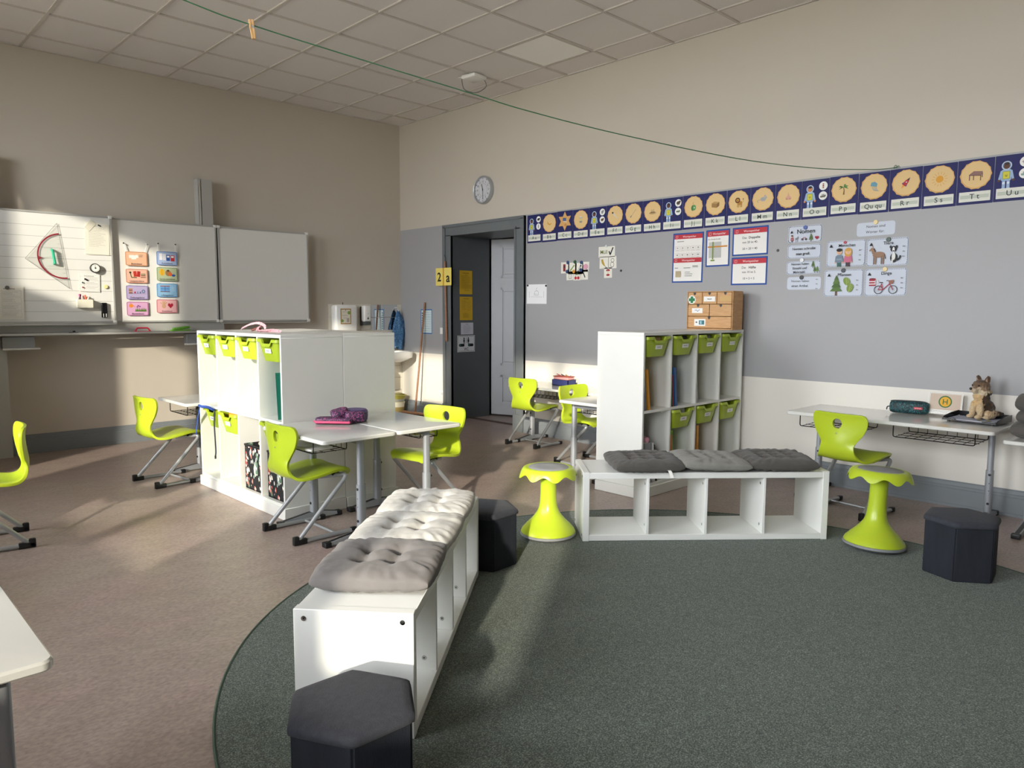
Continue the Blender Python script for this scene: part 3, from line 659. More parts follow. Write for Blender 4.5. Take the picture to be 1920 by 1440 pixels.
# ------------------------------------------------------------------ hexagonal poufs
def pouf(label, x, y, rz, H=.31, r=.188):
    o = thing('hexagon_pouf', label, 'pouf', (x, y, RZ0), rz, 'hexagonal folding poufs')
    hexp = lambda R, n=6: [(R*math.cos(PI/3*k), R*math.sin(PI/3*k)) for k in range(6)]
    side = r-.006
    MB().prism(hexp(side-.008), 0, H-.03).build('inner_box', POUFB, o)
    ap = (side-.003)*math.cos(PI/6); pm = MB().rbox((0, 0, (H-.032)/2), (.007, side-.012, H-.034), .0025, 1).mesh('side_panel', POUFB)
    for k in range(6): a = PI/6+PI/3*k; link('side_panel', pm, o, RZ(a) @ T(ap-.003, 0, 0))
    lid = MB(); prof = [(r-.006, H-.034), (r, H-.030), (r+.002, H-.022), (r, H-.012), (r-.010, H-.004), (r-.035, H+.0005), (.06, H+.004), (.001, H+.005)]; vs = []; fs = []; n = 48
    def hx(R, q, rd=.018):
        a = (q % (PI/3))-PI/6; d = R*math.cos(PI/6)/math.cos(a); return min(d, R-rd*.14)
    for R, z in prof:
        for k in range(n): q = 2*PI*k/n; d = hx(R, q) if R > .05 else R; vs.append((d*math.cos(q), d*math.sin(q), z))
    for i in range(len(prof)-1):
        for k in range(n): fs.append((i*n+k, i*n+(k+1) % n, (i+1)*n+(k+1) % n, (i+1)*n+k))
    fs += [list(range(n))[::-1], [(len(prof)-1)*n+k for k in range(n)]]
    lid.add(vs, fs); lid.sm = True; lid.build('lid', POUF, o, None, 60)
    return o
pouf('charcoal hexagonal pouf nearest the camera, before the end of the left bench', 1.011, 1.669, math.radians(-2))
pouf('charcoal hexagonal pouf half hidden at the far end of the left bench', 2.598, 2.905, math.radians(3))
pouf('charcoal hexagonal pouf on the right edge of the rug', 4.290, 1.070, math.radians(-53))

# ------------------------------------------------------------------ wobble stools
def wobble(label, x, y, H, rz, tilt=(0, 0)):
    o = thing('wobble_stool', label, 'stool', (x, y, RZ0), rz, 'lime wobble stools'); o.rotation_euler = (tilt[0], tilt[1], rz)
    MB().lathe([(.02, 0), (.11, .003), (.155, .012), (.168, .022), (.167, .032), (.160, .036)], 48).build('rocker_base', SEATR, o)
    s = H/.44
    MB().lathe([(.160, .030), (.164, .038), (.158, .052), (.135, .078), (.108, .105), (.084, .132), (.066, .158), (.056, .185), (.0505, .22*s), (.048, .27*s), (.0475, .33*s), (.05, .38*s), (.058, .40*s)], 48).build('column', LIME, o)
    MB().lathe([(.0496, .214*s), (.0502, .216*s), (.0500, .218*s)], 48).build('joint_ring', LIME, o)
    vs = []; fs = []; n = 96; prof = [(.118, H-.004, 0), (.135, H-.0015, 0), (.150, H-.006, 0), (.161, H-.018, .2), (.168, H-.030, .7), (.172, H-.040, 1), (.168, H-.041, 1), (.160, H-.030, .7), (.145, H-.018, .1), (.06, H-.026, 0), (.045, H-.03, 0)]
    for R, z, q in prof:
        for k in range(n): a = 2*PI*k/n; c = math.cos(8*a); vs.append(((R+.006*q*c)*math.cos(a), (R+.006*q*c)*math.sin(a), z-q*(.011+.014*c)))
    for i in range(len(prof)-1):
        for k in range(n): fs.append((i*n+k, (i+1)*n+k, (i+1)*n+(k+1) % n, i*n+(k+1) % n))
    m_ = MB().add(vs, fs); m_.sm = True; m_.build('seat_rim', LIME, o, None, 70)
    MB().lathe([(.121, H-.012), (.121, H-.0035), (.117, H-.001), (.06, H-.002), (.001, H-.0025)], 48).build('seat_pad', SEATG, o)
    MB().lathe([(.007, 0), (.0075, .0015), (.001, .002)], 14).build('badge', LIME, o, RZ(-.9-rz) @ T(.128, 0, .086) @ M.Rotation(.9, 4, 'Y'))
    return o
wobble('lime wobble stool to the left of the crosswise bench', 3.172, 2.972, .432, .2)
wobble('lime wobble stool in front of the chair at the wall desk', 4.385, 1.532, .462, .1, (math.radians(1.2), math.radians(3.2)))

# ------------------------------------------------------------------ cantilever chairs
def shell_mesh():
    ctl = [(.392, .366, .138), (.386, .384, .165), (.355, .398, .186), (.28, .400, .198), (.19, .386, .200), (.112, .373, .188), (.056, .372, .166), (.016, .392, .142), (-.006, .435, .122), (-.011, .49, .120), (-.002, .56, .168), (.002, .615, .190), (.0, .655, .192), (-.006, .682, .180), (-.008, .692, .160)]
    P = cr([(a, b, c) for a, b, c in ctl], 5); n = len(P); K = 22; vs = []; fs = []
    for i, p in enumerate(P):
        s = i/(n-1); t = (P[min(i+1, n-1)]-P[max(i-1, 0)]); t = V((t.x, 0, t.z)).normalized(); nrm = V((-t.z, 0, t.x))     # points up for the seat, forward for the back
        if nrm.z < 0 and s < .4: nrm = -nrm
        back = max(0, min(1, (s-.45)/.2)); seat = 1-back
        for k in range(K+1):
            v = -1+2*k/K; w = p.z; y = v*w
            f = .030*back*(v*v)*min(1, 1.25-.5*max(0, s-.8)/.2)+.010*seat*(v*v)*(1 if s > .12 else s/.12)-.012*seat*max(0, abs(v)-.8)/.2*.6
            c = V((p.x, y, p.y))
            c += V((1, 0, 0))*f*back+V((0, 0, 1))*f*seat
            vs.append(c)
    for i in range(n-1):
        for k in range(K): a = i*(K+1)+k; fs.append((a, a+1, a+K+2, a+K+1))
    m_ = MB().add(vs, fs); m_.sm = True; o = m_.build('tmp', LIME)
    so_ = o.modifiers.new('s', 'SOLIDIFY'); so_.thickness = .017; so_.offset = 0; so_.use_even_offset = True
    bv = o.modifiers.new('b', 'BEVEL'); bv.width = .0065; bv.segments = 3; bv.limit_method = 'ANGLE'; bv.angle_limit = math.radians(55)
    cut = MB().lathe([(1, -.1), (1, .1)], 28).build('cut', LIME); cut.matrix_world = T(.0, 0, .622) @ M.Rotation(PI/2, 4, 'Y') @ M.Diagonal((.034, .033, 1, 1))
    bo = o.modifiers.new('h', 'BOOLEAN'); bo.operation = 'DIFFERENCE'; bo.solver = 'EXACT'; bo.object = cut
    bpy.context.view_layer.update(); me = eval_mesh(o); bpy.data.objects.remove(o); bpy.data.objects.remove(cut); smooth(me, 38); return me
SHELL = shell_mesh()
def chair_frame(s):
    y = .195*s; path = bez([((.20, y*.6, .366), 0), ((.28, y*.74, .367), .05), ((.365, y*.95, .372), .08), ((.012, y, .017), .06), ((.06, y, .016), .03), ((.40, y*.98, .016), 0)])
    return MB().tube(path, .0135, 12).mesh('frame_tube', STEEL)
FT = [chair_frame(1), chair_frame(-1)]
SHOE = MB().rbox((.03, 0, .017), (.085, .03, .034), .006, 2).rbox((.004, 0, .028), (.034, .03, .05), .007, 2).mesh('rear_shoe', BLACK)
FCAP = MB().rbox((0, 0, .0165), (.04, .03, .033), .006, 2).mesh('front_cap', BLACK)
XBAR = MB().tube([(0, -.19, .017), (0, .19, .017)], .0085, 8).mesh('cross_tube', STEEL)
SBR = MB().rbox((.22, 0, .368), (.05, .24, .014), .004, 1).rbox((.30, .135, .373), (.06, .05, .016), .004, 1).rbox((.30, -.135, .373), (.06, .05, .016), .004, 1).mesh('seat_bracket', BLACK)
def chair(label, x, y, deg):
    o = thing('cantilever_chair', label, 'chair', (x, y, 0), math.radians(deg), 'lime green pupil chairs')
    link('shell', SHELL, o)
    for q in FT: link('frame_tube', q, o)
    for s in (-1, 1): link('rear_shoe', SHOE, o, T(0, .195*s, 0)); link('front_cap', FCAP, o, T(.392, .191*s, 0))
    link('cross_tube', XBAR, o, T(.27, 0, 0)); link('seat_bracket', SBR, o)
    MB().lathe([(.0045, 0), (.0045, .0012), (.001, .0014)], 10).build('badge', STEELD, o, T(-.0135, 0, .556) @ M.Rotation(-PI/2, 4, 'Y'))
    return o
chair('lime chair by the board wall, facing the far end of the left shelf', 1.862, 6.055, 6)
chair('lime chair in front of the floral boxes, pulled up to the double table', 1.992, 4.073, 0)
chair('lime chair behind the double table, facing the left shelf', 3.265, 4.05, 189)
chair('lime chair nearest the door, at the table along the cream wall', 5.150, 5.215, 2)
chair('lime chair partly hidden by the drawer-box shelf, second from the door', 5.03, 4.44, -91)
chair('lime chair at the wall desk with the plush wolf', 4.955, 2.0, -9)
chair('lime chair cut by the left picture edge, turned away', .908, 5.09, 174)

# ------------------------------------------------------------------ pupil tables
COLM = {}
def table(label, x0, x1, y0, y1, H, cx, baskets, foot=None, user=-1, round_leg=False):
    """cx: line of the two columns; user: side of x where the pupil sits; baskets: list of (y from, y to)"""
    o = thing('pupil_table', label, 'table', ((x0+x1)/2, (y0+y1)/2, 0), 0, 'height adjustable pupil tables'); ox, oy = o.location.x, o.location.y
    r = .028; w, d = x1-x0, y1-y0
    top = MB(); pr = [(-.004, H-.024), (0, H-.020), (0, H-.006), (-.005, H-.0005), (-.012, H)]; n = 0
    vs = []; fs = []
    for e, z in pr: L = rr(w+2*e, d+2*e, r+e, 6); n = len(L); vs += [(a, b, z) for a, b in L]
    for i in range(len(pr)-1): fs += [(i*n+k, i*n+(k+1) % n, (i+1)*n+(k+1) % n, (i+1)*n+k) for k in range(n)]
    fs += [list(range(n))[::-1], [(len(pr)-1)*n+k for k in range(n)]]
    top.add(vs, fs); top.sm = True; top.build('tabletop', TOPW, o, None, 30)
    f0, f1 = foot or ((x0+.06, x1-.02) if user < 0 else (x0+.02, x1-.06)); sp = H*.52
    for y in (y0+.095, y1-.095):
        up_ = MB(); pl_ = [(q[0], q[1]) for q in rr(.046, .036, .017, 4)]; up_.prism(pl_, sp-.01, H-.024); up_.sm = True; up_.build('column', STEELD, o, T(cx-ox, y-oy, 0), 60)
        lo = MB(); lo.prism(rr(.056, .045, .02, 4), .03, sp); lo.sm = True; sl_ = lo.build('column_sleeve', STEELD, o, T(cx-ox, y-oy, 0), 60)
        for z in (sp-.025, .115): MB().lathe([(.008, 0), (.008, .004), (.005, .006), (.001, .006)], 10).build('screw', BLACK, sl_, T(-.0275 if user < 0 else .0275, -.006, z) @ M.Rotation(-PI/2 if user < 0 else PI/2, 4, 'Y'))
        for z in (.2, .25, .3, .35):
            if z < sp-.05: MB().lathe([(.003, 0), (.003, .0012), (.0005, .0012)], 8).build('hole', BLACK, sl_, T(-.0277 if user < 0 else .0277, -.006, z) @ M.Rotation(-PI/2 if user < 0 else PI/2, 4, 'Y'))
        ft = MB(); a, b, c = f0-ox, f1-ox, cx-ox; yy = y-oy; hh = [(a, .028), (c-.04, .055), (c+.04, .055), (b, .028)]
        vs = []
        for X_, z in hh: vs += [(X_, yy-.023, .012), (X_, yy+.023, .012), (X_, yy+.019, z), (X_, yy-.019, z)]
        fs = [(0, 1, 2, 3), (12, 15, 14, 13)]
        for i in range(3): fs += [(4*i+k, 4*i+4+k, 4*i+4+(k+1) % 4, 4*i+(k+1) % 4) for k in range(4)]
        fo = ft.add(vs, fs).build('foot', STEELD, o); bm = bmesh.new(); bm.from_mesh(fo.data); bmesh.ops.recalc_face_normals(bm, faces=bm.faces); bm.to_mesh(fo.data); bm.free()
        st = MB()
        for (Xa, za), (Xb, zb) in zip(hh, hh[1:]): st.add([(Xa, yy-.012, za+.0015), (Xb, yy-.012, zb+.0015), (Xb, yy+.012, zb+.0015), (Xa, yy+.012, za+.0015), (Xa, yy-.012, za-.002), (Xb, yy-.012, zb-.002), (Xb, yy+.012, zb-.002), (Xa, yy+.012, za-.002)], [(0, 1, 2, 3), (0, 4, 5, 1), (2, 6, 7, 3), (1, 5, 6, 2), (0, 3, 7, 4)])
        st.build('tread_strip', BLACK, fo)
        for X_ in (a, b): MB().rbox((X_, yy, .016), (.04, .05, .032), .006, 2).build('foot_cap', BLACK, fo)
    MB().tube([(cx-ox, y0-oy+.1, H-.05), (cx-ox, y1-oy-.1, H-.05)], .018, 10).build('crossbar', STEELD, o)
    for ya, yb in baskets:
        bk = MB(); u0_, u1_ = (x0-ox+.05, cx-ox-.03) if user < 0 else (cx-ox+.03, x1-ox-.05); a, b = ya-oy, yb-oy; zt, zb = H-.024, H-.105
        for X_ in (u0_, u1_): bk.tube(bez([((X_, a, zt), 0), ((X_, a, zb), .015), ((X_, b, zb), .015), ((X_, b, zt), 0)], 4), .0035, 6)
        n = max(3, int((b-a)/.055))
        for k in range(n+1):
            y = a+.012+(b-a-.024)*k/n; bk.tube([(u0_, y, zb), (u1_, y, zb)], .0022, 5)
        for k in (1, 2): X_ = u0_+(u1_-u0_)*k/3; bk.tube([(X_, a, zb), (X_, b, zb)], .0022, 5)
        far = u1_ if user < 0 else u0_
        for k in range(1, n): y = a+(b-a)*k/n; bk.tube([(far, y, zb), (far, y, zt)], .0022, 5)
        bk.build('wire_basket', WIRE, o)
    return o
table('white table holding the purple pencil cases, at the corner of the left shelf', 2.045, 2.545, 3.632, 4.388, .64, 2.345, [(3.83, 4.25)], (2.11, 2.52))
table('white table butted against the one with the pencil cases', 2.552, 3.052, 3.632, 4.388, .64, 2.835, [(3.83, 4.25)], (2.62, 3.06), user=1)
table('white table at the far end of the left shelf near the board wall', 2.10, 2.60, 5.795, 6.43, .64, 2.40, [(5.9, 6.28)])
table('white table behind the drawer-box shelf, only its left corner showing', 4.43, 5.15, 3.575, 4.055, .64, 4.53, [(3.66, 3.97)], (4.46, 5.1), user=1)
table('white table along the cream wall beside the door', 5.255, 5.755, 4.12, 5.52, .60, 5.53, [(4.26, 4.72), (4.87, 5.33)])
deskW = table('white wall desk holding the plush wolf', 5.175, 5.76, 1.150, 2.47, .64, 5.56, [(1.26, 1.74), (1.95, 2.38)])
table('white desk at the right picture edge under the stacked cushions', 5.16, 5.755, -.20, 1.105, .60, 5.50, [])
table('white table corner at the left bottom edge of the picture', -.20, .340, 1.728, 2.43, .64, .25, [], user=-1)

# ------------------------------------------------------------------ whiteboard on pylons
wbd = thing('whiteboard', 'wide wall whiteboard on two pylons, its ruled left wing folded over', 'whiteboard', (2.25, YA, 0))
bx, by = 2.25, YA
def bp(mb, name, m=None, parent=None): return mb.build(name, m, parent or wbd, T(-bx, -by, 0))
ZB0, ZB1 = 1.235, 2.258
def panel(name, x0, x1, yf, th=.028):
    o = bp(MB().b2((x0+.012, yf, ZB0+.012), (x1-.012, yf+th, ZB1-.012)), name, BOARD)
    f = MB()
    for a, b in (((x0, ZB0), (x1, ZB0+.016)), ((x0, ZB1-.016), (x1, ZB1)), ((x0, ZB0), (x0+.014, ZB1)), ((x1-.014, ZB0), (x1, ZB1))): f.b2((a[0], yf-.006, a[1]), (b[0], yf+th+.002, b[1]))
    f.build('frame', ALU, o)
    for x in (x0+.01, x1-.01):
        for z in (ZB0+.006, ZB1-.006): MB().rbox((x, yf+.01, z), (.035, .044, .03), .006, 2).build('corner_cap', WHITE2, o)
    return o
panel('center_panel', 1.20, 3.285, 8.0)
lw = panel('folded_wing', 1.19, 2.248, 7.955)
panel('right_wing', 3.302, 4.365, 8.0)
a = Art()
for k in range(1, 10): z = ZB1-.03-k*.0985; a.rect(1.715, z, 1.03, .0022, '8f8e8a')
a.build('ruled_lines', None, lw, M(((1, 0, 0, 0), (0, 0, -1, 7.9548), (0, 1, 0, 0), (0, 0, 0, 1))))
for x0 in (1.198, 3.126):
    p = MB(); p.b2((x0, 8.035, 0), (x0+.144, YA-.002, 2.735)); p.b2((x0+.032, 8.02, 0), (x0+.144, 8.037, 2.735)); p.b2((x0-.004, 8.03, 2.735), (x0+.148, YA-.002, 2.742)); o = bp(p, 'pylon', ALU)
    r = MB(); r.b2((x0+.004, 8.018, .2), (x0+.02, 8.036, 2.73)); r.build('guide_rail', CHROME, o)
bp(MB().rbox((2.25, 8.04, 1.19), (2.20, .05, .10), .004, 1), 'tray_back', ALU)
bp(MB().rbox((2.22, 7.945, 1.128), (2.26, .16, .012), .004, 1).rbox((2.22, 7.868, 1.132), (2.26, .01, .022), .004, 1), 'pen_tray', ALU)
bp(MB().rbox((1.72, 7.95, 1.222), (1.06, .03, .022), .004, 1).rbox((3.84, 8.02, 1.222), (1.06, .03, .022), .004, 1), 'wing_rail', ALU)
for x0, x1 in ((1.30, 1.555), (2.92, 3.18)):
    b = bp(MB().rbox(((x0+x1)/2, 8.0, 1.06), (x1-x0, .09, .105), .004, 1), 'bracket', STEELD)
    e = -.02 if x0 > 2 else .04
    MB().rbox(((x0+x1)/2+e/2, 7.965, 1.0), (x1-x0+abs(e), .03, .018), .006, 2).build('stop_bar', WHITE2, b)
# set square with handle on the folded wing
YW = 7.948
CLEAR = bpy.data.materials.new('clear_acrylic'); CLEAR.use_nodes = True
_n = CLEAR.node_tree; _p = _n.nodes['Principled BSDF']; _t = _n.nodes.new('ShaderNodeBsdfTransparent'); _t.inputs[0].default_value = (.985, .985, .98, 1); _p.inputs['Roughness'].default_value = .1; _p.inputs['Base Color'].default_value = lin('d8dad6')
_m = _n.nodes.new('ShaderNodeMixShader'); _m.inputs[0].default_value = .10; _n.links.new(_t.outputs[0], _m.inputs[1]); _n.links.new(_p.outputs[0], _m.inputs[2]); _n.links.new(_m.outputs[0], _n.nodes['Material Output'].inputs[0])
o = thing('set_square', 'clear protractor triangle with a red arc and green handle on the whiteboard', 'set square'); o.matrix_world = FA(1.70, 1.85, YW)
A_, B_, C_ = V((.082, .308)), V((-.186, -.028)), V((.157, -.292))
MB().prism([tuple(A_), tuple(B_), tuple(C_)], .002, .006).build('plate', CLEAR, o)
ar = Art(.0065); mid = (A_+C_)/2; ax = (C_-A_).normalized(); nn = V((ax.y, -ax.x)); nn = -nn if nn.dot(B_-mid) < 0 else nn
arc = [tuple(mid+ax*(.205*math.cos(q))+nn*(.205*math.sin(q))) for q in [PI*k/24 for k in range(25)]]
ar.line(arc, .013, '8c1f30')
ar.poly([tuple(mid+nn*.20+ax*.014), tuple(mid+nn*.20-ax*.014), tuple(mid+nn*.165)], '8c1f30')
ar.line([tuple(A_), tuple(B_), tuple(C_), tuple(A_)], .003, '777a78'); ar.line([tuple(mid), tuple(B_)], .0016, '888a88')
for k in range(1, 9):
    d = (k-4.5)*.045; ar.line([tuple(mid+ax*d+nn*.006), tuple(mid+ax*d+nn*(.022 if k % 2 else .03))], .0016, '6d7070')
for k in (-1, 1):
    for j in range(9): q = mid+nn*.08+ax*(k*.075)+nn*(j*.008); ar.line([tuple(q), tuple(q+ax*k*.012)], .0014, '888a88')
ar.build('printed_scale', None, o)
h = MB().tube([V((*(mid+nn*.085-ax*.065), .006)), V((*(mid+nn*.085-ax*.062), .035)), V((*(mid+nn*.085+ax*.062), .035)), V((*(mid+nn*.085+ax*.065), .006))], .012, 8); h.build('handle', mat('green_plastic', '2fb089', .35), o)
# paper sheets on the whiteboard
def board_sheet(name, label, x, z, w, h_, rot=0, art=None, back='f1f0ea', cat='paper', yy=YW, t=.0015): return sheet(name, label, cat, w, h_, FA(x, z, yy), art, back, .002, t, rot)
a = Art(); a.hand(-.02, .12, .09, .012, '6a6a66', 1); a.scrib(0, .02, .15, .2, 13, '8a8a84', .0016, 2)
o = board_sheet('paper_sheet', 'creased handwritten paper sheet at the upper right of the ruled wing', 2.115, 2.037, .21, .297, -.03, a, 'e9e6d8')
MB().rbox((-.06, .12, .004), (.10, .06, .003), .002, 1, rz=.9).build('curled_corner', flat('ddd9c8'), o)
o2 = board_sheet('paper_sheet', 'second sheet peeking out under the creased paper', 2.13, 2.03, .205, .29, .02, None, 'e2dfd2', yy=YW+.003)
MB().rbox((.02, .128, .006), (.03, .012, .008), .003, 1, rz=-.4).build('magnet_bar', BLACK, o)
a = Art(); a.frame(.165, .15, .002, .0015, '9aa2ac'); a.line([(-.08, .055), (.08, .055)], .001, '9aa2ac'); a.line([(-.045, .07), (-.045, -.07)], .001, '9aa2ac')
for k in range(3): a.line([(-.08, .02-.04*k), (.08, .02-.04*k)], .001, '9aa2ac'); a.scrib(.02, .038-.04*k, .11, .025, 3, '5a6270', .0012, k)
a.circ(-.062, .0, .008, '4a4f58'); a.circ(-.06, -.045, .008, '9a3a44'); a.scrib(0, .065, .10, .006, 1, '4a5058', .003, 40)
o = board_sheet('paper_sheet', 'weekly plan sheet below the round timer on the whiteboard', 2.03, 1.615, .178, .165, -.03, a)
MB().rbox((-.03, .03, .005), (.035, .016, .01), .004, 2, rz=-.5).build('bird_magnet', BLACK, o)
a = Art(); a.scrib(.01, .125, .12, .006, 1, '3a3a38', .005, 41)
for k in range(4): a.frame(.15, .052, .001, .001, '8a8a86', .01, .085-.062*k); a.scrib(.0, .085-.062*k, .12, .036, 4, '6a6a66', .0014, 20+k)
o = board_sheet('paper_sheet', 'printed plan sheet low on the left edge of the whiteboard', 1.38, 1.42, .21, .297, -.02, a, 'e6e3d8')
MB().lathe([(.017, 0), (.017, .006), (.012, .01), (.001, .011)], 18).build('magnet', mat('grey_magnet', '6a6a68', .4), o, T(-.02, .135, .003))
# timer, magnet, pen holder, eraser
o = thing('round_timer', 'small round black and white timer stuck on the whiteboard', 'timer'); o.matrix_world = FA(2.078, 1.757, YW)
MB().lathe([(.042, 0), (.044, .012), (.044, .034), (.040, .038), (.036, .036), (.001, .036)], 32).build('case', BLACK, o)
a = Art(.0362); a.circ(0, 0, .036, 'f0efea', 32)
for k in range(12): q = PI*k/6; a.line([(.027*math.cos(q), .027*math.sin(q)), (.034*math.cos(q), .034*math.sin(q))], .002, '33353a')
a.line([(0, 0), (-.003, .026)], .003, '22242a'); a.circ(0, 0, .008, '44464c'); a.build('dial', None, o)
def magnet(label, mtx, c, r=.013, t=.008):
    o = thing('round_magnet', label, 'magnet'); o.matrix_world = mtx
    MB().lathe([(r, 0), (r, t*.7), (r*.9, t)], 20, cap=False).build('rim', mat('magnet_'+c, c, .4), o); MB().lathe([(r*.9, t), (r*.5, t*1.05), (.0005, t*1.06)], 20, cap=False).build('cap', mat('magnet_'+c, c, .4), o); return o
magnet('pale yellow round magnet right of the weekly plan sheet', FA(2.168, 1.583, YW), 'e8dfa0', .019)
o = thing('pen_holder', 'white magnetic pen box on the lower part of the whiteboard', 'pen box'); o.matrix_world = FA(1.972, 1.418, YW)
b = MB(); w, h_, d = .132, .078, .05
for c, s in (((0, 0, .0015), (w, h_, .003)), ((0, 0, d), (w, h_, .003)), ((-w/2, 0, d/2), (.003, h_, d)), ((w/2, 0, d/2), (.003, h_, d)), ((0, -h_/2, d/2), (w, .003, d))): b.box(c, s)
b.build('box', mat('pen_box_white', 'eae6d6', .4), o)
for x, c, l, an, lab in ((-.055, '23283c', .052, .2, 'black marker at the left of the white pen box'), (-.042, '2b3152', .05, .05, 'dark blue marker in the white pen box'), (-.028, 'd8588c', .052, -.12, 'pink marker in the white pen box'), (-.006, 'b98a3a', .034, .35, 'ochre pencil in the white pen box'), (.012, 'e4e0da', .034, .3, 'white pencil in the white pen box'), (.03, 'e0624a', .046, -.25, 'orange marker at the right of the white pen box')):
    q = thing('marker_pen', lab, 'pen', group='pens in the white pen box'); q.matrix_world = o.matrix_world @ T(x, h_/2-.06, .025) @ RZ(-an)
    rr_ = .008 if l > .04 else .004
    MB().lathe([(rr_, 0), (rr_, .055+l*.3)], 10).build('barrel', mat('pen_'+c, c, .35), q, M.Rotation(-PI/2, 4, 'X')); MB().lathe([(rr_*1.08, .055+l*.3), (rr_*1.08, .055+l), (rr_*.6, .06+l)], 10).build('cap', mat('pen_'+c, c, .35), q, M.Rotation(-PI/2, 4, 'X'))
o = thing('board_eraser', 'glossy black upright eraser at the lower right of the ruled wing', 'eraser'); o.matrix_world = FA(2.143, 1.355, YW)
MB().rbox((0, 0, .012), (.054, .146, .024), .01, 3).build('body', mat('gloss_black', '0d0d0f', .12), o); MB().rbox((-.012, -.05, .0245), (.008, .035, .002), .001, 1).rbox((.012, -.05, .0245), (.008, .035, .002), .001, 1).build('clips', CERAM, o)
# on the pen tray
o = thing('red_stamp_handle', 'red open plastic handle lying on the pen tray', 'handle', (2.483, 7.93, 1.134))
MB().tube(bez([((-.07, 0, .01), 0), ((-.055, 0, .045), .015), ((.05, 0, .045), .015), ((.07, 0, .01), 0)]), .008, 8).build('bow', mat('red_plastic', 'c23048', .4), o); MB().rbox((0, 0, .006), (.16, .03, .012), .004, 1).build('foot_bar', mat('red_plastic', 'c23048', .4), o)
o = thing('green_cloth', 'bright green folded cleaning cloth on the pen tray', 'cloth', (2.855, 7.94, 1.134), .08)
b = MB(); b.rbox((0, 0, .012), (.20, .07, .022), .009, 2); b.build('lower_fold', mat('green_terry', '6aa838', .95, bump=.6, bscale=250), o); MB().rbox((.01, 0, .036), (.17, .06, .026), .011, 2, mtx=M.Rotation(-.12, 4, 'Y')).build('upper_fold', mat('green_terry', '6aa838', .95, bump=.6, bscale=250), o)
o = thing('black_magnet_pile', 'small pile of black magnets on the pen tray below the set square', 'magnets', (1.86, 7.93, 1.134))
for k, (x, y, z) in enumerate(((0, 0, .007), (.022, .005, .007), (.01, -.004, .021), (-.02, .006, .007), (.036, -.006, .007))): MB().lathe([(.011, -.006), (.012, 0), (.011, .006)], 14).build('magnet', BLACK, o, T(x, y, z))
# ------------------------------------------------------------------ duty cards hanging on the centre panel
def duty(i, name_, x, z, back, edge, draw, label):
    a = Art(); a.frame(.2, .135, .014, .005, edge); draw(a); a.text(name_, 0, -.05, .0145, '3a3448', maxw=.17)
    o = sheet('duty_card', label, 'card', .203, .138, FA(x, z, 7.985), a, back, .014, .0015, group='classroom duty cards')
    for s in (-1, 1): MB().tube([(s*.085, .066, .002), (s*.085, .086, .003)], .002, 6).build('link_ring', mat('clear_ring', 'e8e8e4', .3), o)
    return o
def d1(a): [a.rect(-.045+.02*k, .02-.012*(k % 2), .045, .03, 'f0eee8', .1*k) for k in range(3)]; a.scrib(.05, .03, .05, .03, 4, '7a7a7a', .002, 3)
def d2(a): a.rect(-.015, .02, .03, .055, 'c0392f', .1); a.rect(.018, .02, .03, .055, 'b03028', -.1); a.rect(.06, .005, .045, .008, '5a3a20'); a.rect(.06, -.012, .05, .008, '8a5a40'); a.line([(-.06, .03), (-.05, -.015), (.0, -.015)], .008, '4a5a30'); a.circ(-.06, .033, .01, '2a3a20'); a.rect(.06, .02, .045, .008, '5a7a4a')
def d3(a):
    for k in range(4): a.rect(-.06, -.005+.013*k, .035, .010, ('7a4a30', 'c08a50')[k % 2])
    a.circ(-.02, .0, .009, 'b03040'); a.rect(.005, .0, .012, .02, '6a8ab0'); a.rect(.03, .0, .014, .016, '5a6a90'); a.circ(.06, .012, .017, '5a6a9a'); a.circ(.06, .012, .009, 'a8b0d0'); a.line([(-.08, -.012), (.08, -.012)], .002, '5a5068')
def d4(a):
    a.el(-.06, .028, .02, .018, 'e08a3a'); a.line([(-.04, .03), (-.022, .018)], .006, 'e08a3a'); a.line([(-.075, .045), (-.062, .055), (-.05, .045)], .004, 'e08a3a')
    for k in range(14): x = -.02+.0075*k; a.poly([(x-.006, -.028), (x+.006, -.028), (x+.003*(-1)**k, .0+.006*(k % 3))], ('4a6a30', '5f8238')[k % 2])
    for x, y in ((.005, .03), (.02, .022), (-.005, .018)): a.circ(x, y, .007, '8a4a9a')
def d5(a): a.rect(-.06, .015, .03, .065, 'e8e8ee'); a.rect(-.025, .012, .03, .065, 'd8d8e0'); a.rect(.012, .005, .035, .06, '2a4f9a'); a.rect(.012, .018, .022, .018, 'f0f0f0'); a.rect(.055, .003, .038, .06, 'c03a40'); a.rect(.055, .017, .026, .018, 'f0f0f0')
def d6(a): a.el(-.05, .018, .026, .036, 'e0b030'); a.rect(-.05, .018, .003, .06, 'a07818'); a.el(.01, .012, .028, .032, '9a7848'); a.circ(.01, .035, .01, '3a3028'); a.el(.03, .0, .018, .02, 'd8683a'); a.el(.062, -.012, .018, .012, '3a5aa8')
def d7(a): a.rect(-.02, .015, .09, .06, '6aa0d8'); a.rect(-.02, .042, .094, .008, 'a8583a'); a.rect(-.02, -.014, .094, .007, '7a4a38'); a.rect(-.02, .015, .004, .06, '3a5a8a'); a.rect(-.02, .015, .09, .004, '3a5a8a'); [a.line([(.045, .03-.012*k), (.055, .034-.012*k), (.065, .028-.012*k), (.075, .033-.012*k)], .002, 'd0e0f0') for k in range(4)]
def d8(a):
    a.el(-.03, .0, .02, .022, 'c8a080')
    for k, q in enumerate((-.9, -.35, 0, .35, .8)): a.rect(-.03+.03*math.sin(q)*.9, .03*math.cos(q)+.008, .009, .034, 'c8a080', -q)
    a.poly([(.035, -.022), (.008, .008), (.012, .026), (.024, .03), (.035, .02), (.046, .03), (.058, .026), (.062, .008)], 'a82038')
